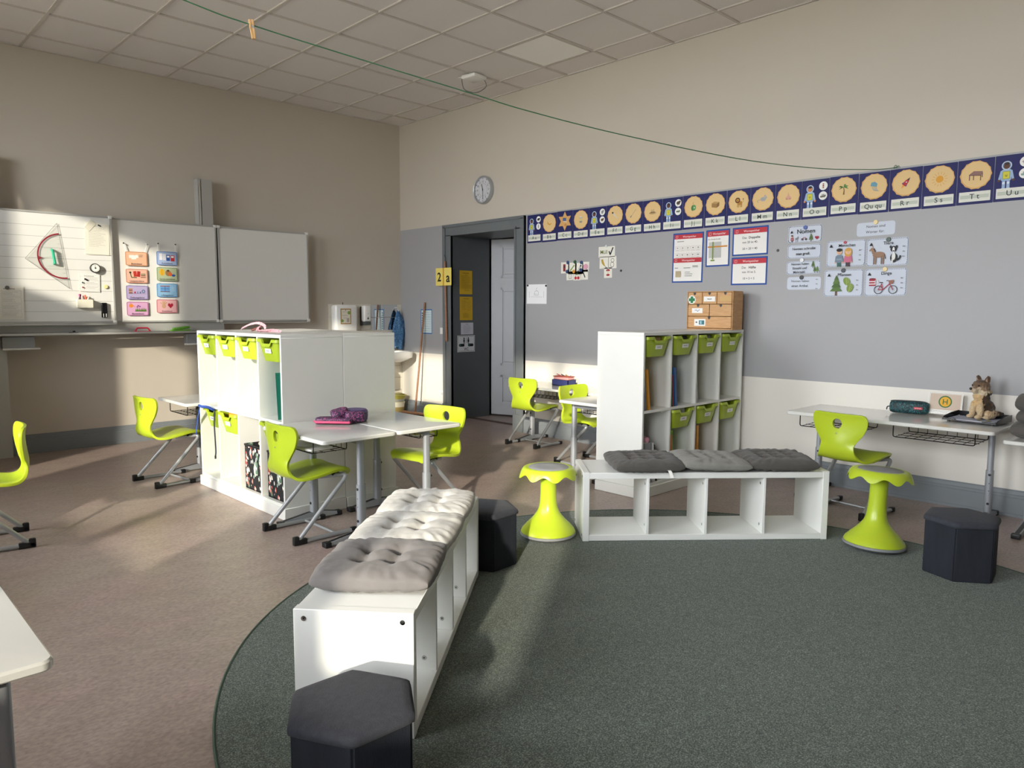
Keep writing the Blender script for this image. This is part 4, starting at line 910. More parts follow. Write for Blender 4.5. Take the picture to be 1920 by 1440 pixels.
DUTY = [('Botendienst', 2.470, 1.868, 'e9b998', 'b8734a', d1, 'orange duty card with letters, top of the left chain'), ('Lesepatendienst', 2.467, 1.697, 'ebb9a4', 'b86a4a', d2, 'salmon duty card with a red book, second in the left chain'), ('Ordnungsdienst', 2.463, 1.533, 'b9acd2', '6a5a9a', d3, 'lilac duty card with tidy shelf things, third in the left chain'), ('Blumendienst', 2.461, 1.371, 'd8a8cc', '9a4a7a', d4, 'pink duty card with a watering can, bottom of the left chain'),
        ('Austeildienst', 2.764, 1.886, 'a4b8dc', '4a6aa8', d5, 'blue duty card with folders, top of the right chain'), ('Garderobendienst', 2.760, 1.726, 'b4c0a0', '6a8a58', d6, 'green duty card with a yellow coat, second in the right chain'), ('Lüftungsdienst', 2.753, 1.561, '8fbce0', '3a78b0', d7, 'sky blue duty card with a window, third in the right chain'), ('Ersatzdienst', 2.745, 1.398, 'e2b0b4', 'b04a5a', d8, 'rose duty card with a hand and heart, bottom of the right chain')]
for i, d in enumerate(DUTY): duty(i, *d)
for (x, z, dx), lab in (((2.385, 1.940, -.03), 'knotted white cord at the left of the orange duty card'), ((2.555, 1.940, .02), 'knotted white cord at the right of the orange duty card'), ((2.68, 1.957, 0), 'knotted white cord at the left of the blue duty card'), ((2.85, 1.957, 0), 'knotted white cord at the right of the blue duty card')):
    o = thing('hanging_cord', lab, 'cord'); o.matrix_world = FA(x, z, 7.985)
    MB().tube(cr([(0, 0, .003), (dx*.4, .03, .005), (dx, .075, .008)]), .004, 6).build('cord_line', mat('white_cord', 'e6e4de', .8), o)
    MB().tube(cr([(dx-.018, .088, .008), (dx, .076, .016), (dx+.018, .07, .008)]), .0028, 5).build('knot', mat('white_cord', 'e6e4de', .8), o); MB().lathe([(.007, 0), (.007, .01), (.004, .014)], 10).build('pin', BLACK if dx < .01 else STEELD, o, T(dx, .075, .008))

# ------------------------------------------------------------------ sink corner
tm = MB().rbox((0, -.004, 0), (.149, .008, .159), .0015, 1).mesh('wall_tile', WTILE)
k = 0
for i in range(8):
    for j in range(7):
        x0 = 4.700+i*.152; x1 = min(x0+.15, XB-.003); z = 1.357-j*.162
        if x1-x0 < .02: continue
        if x1-x0 > .14: link('wall_tile', tm, wf, T((x0+x1)/2, YA, z))
        else: link('wall_tile', MB().rbox((0, -.004, 0), (x1-x0, .008, .159), .0015, 1).mesh('wall_tile', WTILE), wf, T((x0+x1)/2, YA, z))
for z, lab in ((1.352, 'upper frameless mirror plate beside the soap dispenser'), (1.186, 'lower frameless mirror plate beside the soap dispenser')):
    o = thing('mirror_plate', lab, 'mirror'); o.matrix_world = FA(5.515, z, YA-.0085)
    MB().rbox((0, 0, .002), (.40, .161, .004), .001, 1).build('glass', MIRR, o); MB().b2((-.201, -.082, -.0004), (.201, .082, .0003)).build('backing', STEELD, o)
o = thing('towel_dispenser', 'white rounded paper towel dispenser on the tiles', 'dispenser'); o.matrix_world = FA(4.882, 1.262, YA-.0085)
b = MB(); b.rbox((0, 0, .065), (.315, .335, .13), .035, 4); b.build('body', CERAM, o); MB().rbox((0, -.145, .07), (.22, .02, .11), .008, 2).build('paper_slot', WHITE2, o); MB().tube([(-.01, .165, .05), (-.01, .195, .05)], .004, 6).build('key', BLACK, o)
a = Art(); a.frame(.148, .19, .002, .012, 'b08a50'); a.hand(-.01, .055, .06, .012, '5a5a52', 2); a.hand(-.005, .012, .09, .014, '4a6a3a', 3); a.hand(-.01, -.02, .05, .010, '5a5a52', 4); a.circ(.045, .045, .022, '8aa858'); a.circ(-.05, -.055, .02, '8aa858'); a.rect(.03, -.045, .035, .05, 'b8b0a0'); a.rect(0, .075, .008, .012, '4a4a44')
sheet('picture_card', 'brown framed hand towel notice on the towel dispenser', 'card', .15, .195, FA(4.862, 1.285, YA-.1395), a, 'eae4d4')
o = thing('soap_dispenser', 'white soap dispenser with grey push bar beside the towel dispenser', 'dispenser'); o.matrix_world = FA(5.205, 1.297, YA-.0085)
MB().rbox((0, .02, .05), (.115, .21, .10), .03, 4).build('body', CERAM, o); MB().rbox((0, -.1, .055), (.09, .05, .09), .012, 2).build('push_bar', mat('dispenser_grey', '55585a', .5), o); MB().rbox((-.048, -.01, .022), (.022, .24, .044), .007, 2).build('side_cover', mat('dispenser_dark', '3a3c3e', .5), o)
a = Art(.1005); a.poly([(-.014, -.05), (.014, -.05), (0, -.015)], '3a3c40'); a.hand(.005, .02, .026, .008, '6a6a6a', 5); a.build('print', None, o)
# sink
o = thing('wash_basin', 'white ceramic wash basin in the corner behind the left shelf', 'sink', (5.44, YA-.0085, .0))
vs = []; fs = []; n = 0
for w, d, z, yo in ((.30, .24, .70, .02), (.42, .34, .725, .02), (.54, .42, .755, .01), (.555, .43, .82, 0), (.55, .425, .832, 0), (.50, .36, .832, .0), (.46, .32, .80, 0), (.34, .22, .735, 0), (.05, .04, .72, 0)):
    L = rr(w, d, min(w, d)*.28, 6); n = len(L); vs += [(x, y-.215-yo*0, z) for x, y in L]
for i in range(8): fs += [(i*n+k, i*n+(k+1) % n, (i+1)*n+(k+1) % n, (i+1)*n+k) for k in range(n)]
fs += [list(range(n))[::-1], [8*n+k for k in range(n)]]
b = MB().add(vs, fs); b.sm = True; b.build('basin', CERAM, o, None, 50)
MB().tube(bez([((0, -.05, .83), 0), ((0, -.05, .95), .03), ((0, -.19, .93), .03), ((0, -.19, .90), 0)]), .012, 10).lathe([(.025, .83), (.025, .845), (.016, .86), (.016, .88)], 16, mtx=T(0, -.05, 0)).tube([(0, -.05, .955), (.0, -.09, .985)], .008, 8).build('tap', CHROME, o)
MB().tube(bez([((-.02, -.2, .71), 0), ((-.02, -.2, .64), .02), ((-.15, -.18, .62), .03), ((-.15, -.12, .50), .04), ((-.15, -.10, .56), .03), ((-.15, 0, .56), 0)]), .016, 10).build('drain_trap', CERAM, o); MB().tube(bez([((.12, 0, .62), 0), ((.12, -.05, .62), .02), ((.12, -.05, .78), 0)]), .007, 8).build('supply_pipe', CHROME, o)
o = thing('boiler', 'small white water heater under the wash basin', 'water heater', (5.47, YA-.012, .36)); MB().rbox((0, -.07, .11), (.22, .14, .24), .04, 3).build('case', CERAM, o); MB().lathe([(.02, 0), (.018, .015), (.001, .016)], 14).build('dial', WHITE2, o, T(0, -.141, .14) @ M.Rotation(PI/2, 4, 'X'))
# towel
TOW = swirl_mat('blue_towel', '3f6f9e', [('2f5680', .50, .60), ('6f9cc0', .36, .44)], 16)
o = thing('hand_towel', 'blue patterned towel hanging on a hook over the basin', 'towel'); o.matrix_world = FA(5.70, 1.36, YA-.0085)
vs = []; fs = []; R_n = 26; C_n = 24
for j in range(R_n+1):
    t = j/R_n; w = .012+.075*min(1, t*1.6)**.8+.012*math.sin(t*5); z = -.50*t
    for i in range(C_n):
        q = 2*PI*i/C_n; f = 1+.28*math.sin(5*q+t*3)*min(1, t*3)+.12*math.sin(9*q-t*4)
        vs.append((w*f*math.cos(q)+.01*math.sin(t*4), z+(.02*math.cos(3*q) if j == R_n else 0), .05+w*.42*f*math.sin(q)))
for j in range(R_n):
    for i in range(C_n): fs.append((j*C_n+i, (j+1)*C_n+i, (j+1)*C_n+(i+1) % C_n, j*C_n+(i+1) % C_n))
b = MB().add(vs, fs); b.sm = True; b.build('cloth', TOW, o, None, 80)
MB().tube(cr([(0, .035, .0), (0, .03, .035), (0, .0, .045), (0, -.012, .055), (0, .01, .07)]), .005, 6).build('hook', WHITE2, o)
# bucket stack
o = thing('bucket', 'stacked yellow cleaning bowl and bucket under the basin', 'bucket', (5.60, 7.98, 0))
MB().lathe([(.075, 0), (.095, .15), (.098, .15), (.1, .165)], 24).build('white_bucket', mat('bucket_white', 'd8d4c0', .5), o); MB().lathe([(.083, .03), (.0905, .1), (.088, .1), (.08, .03)], 24, cap=False).build('label_band', mat('bucket_label', 'a8945a', .5), o)
MB().lathe([(.085, .165), (.11, .25), (.118, .252), (.112, .262), (.09, .2)], 24).build('yellow_bowl', mat('bowl_yellow', '9a9440', .5), o); MB().rbox((0, 0, .265), (.12, .09, .03), .012, 2).build('sponge_cloth', mat('sponge', '8f8a58', .9), o); MB().lathe([(.088, .17), (.1, .205), (.096, .207)], 24, cap=False).build('grey_bowl', mat('bowl_grey', '9a9a92', .5), o)
# broom
o = thing('broom', 'long handled wooden broom leaning on the wall by the basin', 'broom', (5.62, 7.62, 0)); top = V((5.775-5.62, 7.60-7.62, 1.462))
MB().tube([(0, 0, .06), tuple(top)], .0125, 10).build('handle', BROOM, o)
MB().rbox((-.015, -.03, .052), (.05, .50, .028), .008, 2, rz=.12).build('head', BROOM, o); MB().rbox((-.015, -.03, .020), (.042, .48, .04), .006, 1, rz=.12).build('bristles', mat('bristles', '201c1a', .9, bump=1, bscale=200), o)

# ------------------------------------------------------------------ letter cards along the grey band
NAVY = '23265e'
def astro(a, letter, face, p1, p2):
    S, D = '9fb8d8', '5f7ea8'; x = -.042; y = .02
    a.rect(x-.013, y-.058, .018, .06, S); a.rect(x+.013, y-.058, .018, .06, S); a.el(x-.016, y-.09, .016, .008, 'c8d4e4'); a.el(x+.016, y-.09, .016, .008, 'c8d4e4')
    for s in (-1, 1): a.rect(x+s*.033, y+.0, .013, .06, S, s*.22); a.circ(x+s*.041, y-.033, .008, face); a.circ(x+s*.013, y-.05, .008, 'dfe8f2')
    a.rrect(x, y+.0, .058, .075, .012, S); a.circ(x, y+.062, .029, 'c4d2e4'); a.circ(x, y+.062, .0225, D); a.el(x, y+.06, .0175, .02, face); a.el(x, y+.074, .015, .009, '3a2a22')
    a.circ(x-.006, y+.061, .0018, '22242a'); a.circ(x+.006, y+.061, .0018, '22242a'); a.line([(x-.005, y+.051), (x, y+.049), (x+.005, y+.051)], .0014, '7a3028')
    a.rrect(x, y+.0, .042, .05, .004, 'd8d04a'); a.frame(.042, .05, .004, .003, '8a9a3a', x, y); a.text(letter.lower(), x, y, .02, '3a3a2a')
    for q, f in ((.095, p1), (.02, p2)): a.circ(.062, q, .033, 'f2f2ee', 24); f(a, .062, q)
def blob(c, w=.02, h=.012, c2=None):
    def f(a, x, y):
        a.el(x, y, w, h, c); a.el(x+w*.75, y+h*.7, h*.7, h*.6, c2 or c)
        for s in (-.5, .4): a.rect(x+s*w, y-h, .004, h*1.1, c)
    return f
def bar(c, c2):
    def f(a, x, y): a.rect(x, y, .012, .036, c); a.rect(x, y+.008, .012, .007, c2); a.rect(x, y-.008, .012, .007, c2)
    return f
def boat(c):
    def f(a, x, y): a.poly([(x-.024, y-.002), (x+.024, y+.006), (x+.018, y-.012), (x-.018, y-.014)], c); a.rect(x, y+.006, .022, .012, 'a8a8a8', .15)
    return f
CY = .045
def i_banana(a): a.poly([(-.03, CY+.012), (-.02, CY-.012), (.008, CY-.022), (.034, CY-.008), (.03, CY-.002), (.006, CY-.008), (-.014, CY+.002), (-.024, CY+.018)], 'cf9a34')
def i_comp(a): a.rect(-.004, CY+.018, .045, .03, '2b3350', -.08); a.rect(-.004, CY+.018, .037, .022, '4a6ab0', -.08); a.rect(.006, CY-.006, .05, .012, 'cfc8ba', -.15); a.circ(.01, CY-.04, .012, 'b0603a'); a.circ(.01, CY-.04, .007, 'd8a060')
def i_can(a): a.rect(0, CY, .036, .05, '9a9a92'); a.el(0, CY+.025, .018, .007, 'd8d8d0'); a.el(0, CY-.025, .018, .006, '8a8a82'); a.rect(0, CY, .036, .028, 'd8c890')
def i_feather(a): a.poly([(-.038, CY+.032), (-.026, CY+.036), (.03, CY-.026), (.034, CY-.034), (.022, CY-.028), (-.034, CY+.02)], 'e8e4da'); a.poly([(-.04, CY+.034), (-.024, CY+.038), (-.018, CY+.022), (-.034, CY+.018)], '22242a'); a.line([(-.03, CY+.028), (.034, CY-.034)], .002, '8a8478')
def i_fork(a): a.line([(-.03, CY-.03), (.03, CY+.036)], .004, '9a948a'); a.rect(-.028, CY-.028, .012, .02, '8f8a80', -.7)
def i_hat(a): a.el(.002, CY-.014, .04, .011, 'b09468'); a.poly([(-.022, CY-.012), (-.016, CY+.022), (.0, CY+.016), (.018, CY+.024), (.026, CY-.012)], 'c9ad80'); a.poly([(-.022, CY-.012), (-.02, CY-.003), (.025, CY-.003), (.026, CY-.012)], '7a6244')
def i_yoyo(a): a.el(-.006, CY-.01, .017, .025, '3f7a48'); a.el(.01, CY-.008, .016, .024, '5a9a5c'); a.circ(.01, CY-.008, .007, 'c8d8b0'); a.line([(.0, CY+.01), (-.006, CY+.032), (.002, CY+.04)], .0022, '6a6a5a')
def i_box(a):
    a.poly([(-.036, CY-.024), (-.036, CY+.012), (.014, CY+.004), (.014, CY-.032)], 'a8824e'); a.poly([(.014, CY-.032), (.014, CY+.004), (.038, CY+.016), (.038, CY-.016)], '8a6a3e'); a.poly([(-.036, CY+.012), (-.01, CY+.024), (.038, CY+.016), (.014, CY+.004)], 'c09a62')
    for k in (0, 1): a.line([(-.036, CY-.002-.012*k), (.014, CY-.01-.012*k), (.038, CY+.004-.012*k)], .0018, '6a5030')
def i_lion(a):
    a.el(.012, CY-.012, .024, .017, 'b8843a'); [a.rect(x, CY-.034, .007, .026, 'b07c36') for x in (-.008, .004, .02, .031)]; a.circ(-.008, CY+.012, .023, '5f351c'); a.circ(-.008, CY+.012, .0135, 'c4924a'); a.circ(-.012, CY+.016, .002, '22242a'); a.circ(-.004, CY+.016, .002, '22242a'); a.el(-.008, CY+.008, .004, .003, '3a241a'); a.line([(.035, CY-.008), (.046, CY+.0), (.044, CY+.018)], .003, 'b07c36'); a.circ(.044, CY+.019, .005, '5f351c')
def i_mouse(a): a.el(.004, CY, .026, .016, 'a6a8aa'); a.circ(.024, CY+.012, .012, 'b0b2b4'); a.circ(.018, CY+.024, .008, 'c8a8a8'); a.circ(.034, CY+.008, .002, '22242a'); a.line([(-.02, CY-.008), (-.04, CY-.004), (-.048, CY-.018), (-.036, CY-.024)], .003, 'a08a88'); [a.rect(x, CY-.018, .008, .006, 'c8a8a8') for x in (-.006, .014)]
def i_nose(a): a.poly([(0, CY+.034), (.008, CY+.004), (.026, CY-.012), (.024, CY-.026), (.004, CY-.028), (-.022, CY-.026), (-.026, CY-.012), (-.008, CY+.004)], 'd8a492'); a.el(.012, CY-.022, .006, .003, '9a5a50'); a.el(-.012, CY-.022, .006, .003, '9a5a50')
def i_palm(a):
    a.poly([(-.006, CY-.038), (.006, CY-.038), (.006, CY-.005), (.001, CY+.016), (-.005, CY+.016), (-.001, CY-.006)], '7a5a38')
    for q in (-.3, .35, 1.1, 2.05, 2.8, 3.45): c, s = math.cos(q), math.sin(q); a.poly([(-.002, CY+.017), (.5*.04*c-.002-.008*s, CY+.017+.5*.04*s+.008*abs(c)), (.04*c-.002, CY+.012+.032*s), (.5*.04*c-.002+.004*s, CY+.013+.5*.03*s)], ('3f6a34', '568244')[int(q*10) % 2])
def i_jelly(a): a.poly([(-.026, CY+.005), (-.02, CY+.03), (.006, CY+.034), (.024, CY+.018), (.02, CY-.004)], '6fa0b4'); [a.line([(-.014+.009*k, CY+.002), (-.008+.009*k, CY-.016), (-.004+.01*k, CY-.022-.004*k), (.006+.01*k, CY-.034)], .003, '5f8ea4') for k in range(4)]
def i_rocket(a):
    R = lambda x, y: (x*.78+y*.62, CY-x*.62+y*.78)
    a.poly([R(-.02, -.02), R(-.012, .008), R(-.01, -.02)], '3a5a8a'); a.poly([R(.02, -.02), R(.012, .008), R(.01, -.02)], '3a5a8a'); a.poly([R(-.012, -.022), R(-.013, .012), R(0, .045), R(.013, .012), R(.012, -.022)], 'b8303c'); a.poly([R(-.009, .022), R(0, .046), R(.009, .022)], '3a3038'); a.circ(*R(0, .006), .005, 'cfe0ea'); a.poly([R(-.008, -.024), R(0, -.048), R(.008, -.024)], 'e8952a')
def i_sun(a): a.circ(0, CY, .024, 'dfa03a'); [a.line([(.032*math.cos(q), CY+.032*math.sin(q)), (.05*math.cos(q), CY+.05*math.sin(q))], .002, 'c88a34') for q in [PI*k/7 for k in range(14)]]
def i_table(a): a.poly([(-.04, CY+.004), (-.012, CY+.026), (.042, CY+.02), (.034, CY-.004)], '8f6e68'); a.poly([(-.04, CY+.004), (.034, CY-.004), (.034, CY-.01), (-.04, CY-.002)], '6f524e'); [a.rect(x, y, .006, .032, '76584f') for x, y in ((-.036, CY-.018), (-.012, CY-.018), (.03, CY-.024), (.039, CY-.004))]
LET = [('A a', 'as', ('7a4a34', blob('2a2c30'), bar('2a2c30', 'd8d8d4'))), ('B b', i_banana, 'banana'), ('C c', i_comp, 'computer on a star'), ('D d', i_can, 'tin can'), ('E e', 'as', ('6a4030', blob('8a8c8e', .014, .014), blob('6f4a30', .018, .012))), ('F f', i_feather, 'feather'), ('G g', i_fork, 'fork'), ('H h', i_hat, 'hat'), ('I i', 'as', ('5f3a2a', blob('4f4438', .02, .015), blob('6f7a68', .022, .008))), ('J j', i_yoyo, 'green yo-yo'), ('K k', i_box, 'wooden crate'), ('L l', i_lion, 'lion'), ('M m', i_mouse, 'grey mouse'), ('N n', i_nose, 'nose'), ('O o', 'as', ('d8905a', bar('8a3a44', 'd8b8a0'), boat('6f6a5a'))), ('P p', i_palm, 'palm tree'), ('Qu qu', i_jelly, 'jellyfish'), ('R r', i_rocket, 'red rocket'), ('S s', i_sun, 'sun'), ('T t', i_table, 'brown table'), ('U u', 'as', ('5f4030', blob('b8a8a0', .02, .008), boat('8fa8a0')))]
for k, (t, f, inf) in enumerate(LET):
    a = Art()
    if f == 'as': astro(a, t[0], *inf)
    else:
        if t[0] == 'C': a.poly([((.098 if j % 2 == 0 else .055)*math.sin(PI*j/6), CY+(.098 if j % 2 == 0 else .055)*math.cos(PI*j/6)) for j in range(12)], 'd9a868')
        else:
            rd = random.Random(k); R = [(.0925+(.003 if j % 3 == 0 else -.001)+rd.uniform(-.001, .001)) for j in range(42)]
            a.poly([(R[j]*math.cos(2*PI*j/42), CY+R[j]*math.sin(2*PI*j/42)*1.0) for j in range(42)], 'd8a868'); a.circ(.001, CY+.002, .086, 'e4c48c', 40)
        f(a)
    a.rrect(0, -.098, .186, .066, .002, 'e2e2d8')
    for q in (0, 1): a.rect(0, -.108+.02*q, .17, .0015, 'a8b0a4')
    a.rect(0, -.098, .17, .019, 'c3cabc'); a.text(t, 0, -.096, .034, '32343c', maxw=.15)
    lab = 'navy letter card %s with %s' % (t, ('an astronaut and two small round pictures' if f == 'as' else ('a ' if not inf[0] in 'aeiou' else 'an ')+inf))
    if t == 'U u': lab = 'navy letter card U u with an astronaut, cut by the right picture edge'
    y = 5.774-.2193*(k+.5)
    sheet('letter_card', lab, 'letter card', .2165, .298, FB(y, 2.243+random.Random(k).uniform(-.002, .002)), a, NAVY, .003, .0015, random.Random(k+5).uniform(-.006, .006), 'alphabet cards on the grey wall')
# ------------------------------------------------------------------ red headed word posters
def wsp(a, w, h, y=None, blue=True, title='Wortspeicher'):
    a.rect(0, 0, w-.024, h-.024, 'eceae6')
def wbar(a, w, y, hh=.03, tx=0): a.rect(0, y, w, hh, 'c03a44'); a.text('Wortspeicher', .012, y, hh*.42, 'f2dcdc', maxw=w*.6); a.frame(hh*.5, hh*.5, .002, .0018, 'f2dcdc', -w/2+.028, y)
def poster(label, y, z, w, h, fn, rot=0, edge='24509a'):
    a = Art(); a.rect(0, 0, w-.026, h-.026, 'eeece8'); fn(a, w-.026, h-.026); sheet('word_poster', label, 'poster', w, h, FB(y, z), a, edge, .003, .0015, rot, 'blue edged maths posters')
def pA(a, w, h):
    wbar(a, w, h/2-.02, .04); a.scrib(-.07, h/2-.062, .09, .006, 1, '4a4a4a', .005, 50)
    for j in range(2):
        for k in range(5): a.frame(.044, .042, .002, .0015, 'b8a898', -.108+.054*k, .082-.062*j); a.text(str((k+1+5*j)*10), -.108+.054*k, .088-.062*j, .011, '3a3a3a', bold=True); a.rect(-.108+.054*k, .070-.062*j, .026, .002, '8a8a8a')
    wbar(a, w, -.022, .04); a.scrib(-.105, -.09, .05, .006, 1, '5a5a5a', .005, 51); a.scrib(.0, -.09, .07, .006, 1, '5a5a5a', .005, 52); a.rect(-.09, -.145, .055, .055, 'b8a888'); a.scrib(.02, -.145, .08, .05, 3, '4a4a4a', .004, 1); a.scrib(.09, -.078, .06, .018, 2, '5a5a5a', .004, 53)
def pB(a, w, h):
    wbar(a, w, h/2-.022, .044); a.text('Die Hundertertafel', -.035, h/2-.068, .011, '4a4a4a', maxw=.12)
    a.rect(-.025, -.015, .12, .135, 'c8cac8')
    for k in range(11): a.rect(-.085+.012*k, -.015, .0009, .135, '9a9c9a'); a.rect(-.025, .0525-.0135*k, .12, .0009, '9a9c9a')
    a.rect(.0, .012, .19, .012, 'd08a34'); a.rect(-.045, -.02, .013, .15, '7f9a4a'); a.rect(-.045, -.105, .04, .012, '7f9a4a')
def pC(a, w, h): wbar(a, w, h/2-.021, .042); a.text('Das', -.05, .03, .019, '3a3a3a', maxw=.05); a.text('Doppelte', .04, .03, .019, '2a2a2a', bold=True, maxw=.105); a.text('von 20 ist 40.', 0, -.008, .018, '3a3a3a', maxw=.16); a.text('20 + 20 = 40', 0, -.062, .018, '3a3a3a', maxw=.14)
def pD(a, w, h): wbar(a, w, h/2-.021, .042); a.text('Die', -.048, .03, .019, '3a3a3a', maxw=.04); a.text('Hälfte', .03, .03, .019, '2a2a2a', bold=True, maxw=.08); a.text('von 10 ist 5.', 0, -.008, .018, '3a3a3a', maxw=.15); a.text('10 = 5 + 5', 0, -.062, .018, '3a3a3a', maxw=.115)
poster('tall maths poster with two red headings, leftmost of the blue edged posters', 3.737, 1.843, .318, .443, pA, -.01)
poster('maths poster with an orange and green hundred chart', 3.437, 1.912, .232, .318, pB, .004)
poster('maths poster reading Das Doppelte von 20 ist 40', 3.134, 1.953, .325, .238, pC, .004)
poster('maths poster reading Die Hälfte von 10 ist 5', 3.135, 1.704, .328, .234, pD, -.005)
# ------------------------------------------------------------------ noun cards
NC = 'ccd3e0'
def ncard(label, y, z, w, h, fn, rot=0, dash=True, edge='6a7a96', name='noun_card'):
    a = Art()
    if dash:
        a.frame(w-.006, h-.006, .018, .0045, edge); r = .018
        for s in (-1, 1):
            n = int(w/.012)
            for k in range(2, n-1, 1): a.rect(-w/2+w*(k+.5)/n, s*(h/2-.0053), .005, .0035, 'eef0f4')
            n = int(h/.012)
            for k in range(2, n-1, 1): a.rect(s*(w/2-.0053), -h/2+h*(k+.5)/n, .0035, .005, 'eef0f4')
    fn(a); sheet(name, label, 'card', w, h, FB(y, z), a, NC, .02, .0015, rot, 'noun grammar cards')
def tri(a, x, y, s=.013): a.poly([(x-s, y-s*.8), (x+s, y-s*.8), (x, y+s)], '1c1e24')
def arts(a, x, y0=.03): [a.text(t, x, y0-.036*k, .010, '2a2c34', maxw=.028) for k, t in enumerate(('der', 'die', 'das'))]
def kid(a, x, y, hair, shirt, pants, s=1, girl=False):
    a.rect(x-.009*s, y-.055*s, .014*s, .035*s, pants); a.rect(x+.009*s, y-.055*s, .014*s, .035*s, pants)
    for q in (-1, 1): a.rect(x+q*.026*s, y-.012*s, .01*s, .05*s, shirt, q*.12); a.circ(x+q*.029*s, y-.04*s, .006*s, 'dcb094')
    a.rrect(x, y-.01*s, .042*s, .062*s, .008*s, shirt)
    if girl: a.el(x, y+.04*s, .03*s, .036*s, hair)
    a.circ(x, y+.045*s, .022*s, 'e2b898'); a.el(x, y+.06*s, .024*s, .014*s, hair)
    if not girl: a.rect(x, y-.014*s, .042*s, .012*s, '8fa4b4')
    a.line([(x-.006*s, y+.036*s), (x, y+.034*s), (x+.006*s, y+.036*s)], .0015*s, '8a4a40')
def fir(a, x, y, s, c='5f7a44'):
    a.rect(x, y-.05*s, .012*s, .03*s, '6a4a38')
    for k in range(4): w = (.042-.009*k)*s; q = y-.036*s+.026*k*s; a.poly([(x-w, q), (x+w, q), (x+w*.35, q+.034*s), (x-w*.35, q+.034*s)] if k < 3 else [(x-w, q), (x+w, q), (x, q+.034*s)], (c, '4f6a3a')[k % 2])
def f_nomen(a):
    tri(a, -.105, .02, .012); a.text('Nomen', .012, .022, .034, '1e2028', maxw=.17)
    kid(a, -.10, -.032, '3a2a22', 'b04a50', '3a4a5a', .38); a.el(-.062, -.035, .012, .009, '8a8c90'); [a.rect(x, -.05, .003, .018, '7a7c80') for x in (-.07, -.056)]; a.rect(-.052, -.026, .006, .02, '7a7c80'); a.circ(-.015, -.042, .009, '4a4c54'); a.circ(.015, -.042, .009, '4a4c54'); a.line([(-.015, -.042), (-.004, -.028), (.012, -.03), (.015, -.042)], .003, 'a83a44'); fir(a, .055, -.032, .46); a.poly([(.102, -.05), (.086, -.034), (.09, -.024), (.098, -.023), (.102, -.029), (.106, -.023), (.114, -.024), (.118, -.034)], '9a2a3c')
def f_schreibt(a): a.text('Nomen schreibt', .0, .022, .02, '22242c', maxw=.21); a.text('man groß.', -.005, -.018, .02, '22242c', maxw=.14, bold=True)
def f_einzahl(a): a.text('Nomen haben', -.025, .03, .018, '22242c', maxw=.165); a.text('Einzahl und', -.028, -.003, .018, '22242c', maxw=.15); a.text('Mehrzahl.', -.03, -.034, .018, '22242c', maxw=.125); fir(a, .08, .02, .42); fir(a, .095, -.02, .36); fir(a, .115, -.02, .36, '6a8a4a')
def f_artikel(a): a.text('Nomen haben', -.03, .018, .018, '22242c', maxw=.18); a.text('einen Artikel.', -.03, -.02, .018, '22242c', maxw=.18, bold=True); arts(a, .105, .03)
def f_sind(a): a.text('Nomen sind', .0, .02, .019, '22242c', maxw=.175); a.text('Wörter für:', -.005, -.02, .019, '22242c', maxw=.18)
def f_mensch(a): tri(a, -.11, .06); a.text('Menschen', .01, .062, .022, '1e2028', maxw=.165); kid(a, -.045, -.03, '2a2624', '7a8a9c', '3f6a60', .95); kid(a, .022, -.03, 'd0a050', 'c8708a', '4a3a40', .95, True); arts(a, .11, .02)
def f_tiere(a):
    tri(a, -.11, .06); a.text('Tiere', .01, .065, .023, '1e2028', maxw=.1); a.el(-.055, -.018, .042, .022, '9a7a64', .05); [a.rect(x, -.058, .008, .06, '8a6c58') for x in (-.088, -.074, -.034, -.02)]; a.poly([(-.10, -.012), (-.078, -.004), (-.09, .03), (-.105, .036), (-.124, .016), (-.118, .01), (-.106, .014)], '9a7a64'); a.poly([(-.10, .036), (-.10, .052), (-.092, .036)], '8a6c58'); a.line([(-.09, .03), (-.078, .004)], .006, '4a3a32'); a.line([(-.014, -.015), (-.006, -.05)], .006, '5a463c')
    a.el(.052, -.045, .026, .034, '2e3034'); a.el(.05, -.035, .013, .028, 'e6e6e2'); a.el(.048, .018, .022, .022, '2e3034'); a.el(.048, .012, .008, .02, 'ececea'); a.el(.028, .034, .008, .01, '2e3034'); a.el(.068, .034, .008, .01, '2e3034'); a.circ(.048, .004, .005, '16181a'); a.rect(.042, -.068, .01, .03, 'e6e6e2'); a.line([(.075, -.065), (.092, -.05), (.096, -.03)], .011, '2e3034'); arts(a, .118, .035)
def f_pflanz(a):
    tri(a, -.108, .062); a.text('Pflanzen', .008, .064, .022, '1e2028', maxw=.155); fir(a, -.05, -.022, 1.12)
    for x, y, r in ((.028, .012, .5), (.055, -.038, -.3)): a.el(x, y, .024, .033, '7f9648', r); a.line([(x-.012*math.sin(-r)-.004, y-.03), (x+.01*math.sin(-r), y+.03)], .0025, 'b8c080'); [a.line([(x, y-.012+.012*k), (x+.018, y-.004+.012*k)], .0016, 'b8c080') for k in range(3)]
    arts(a, .108, .02)
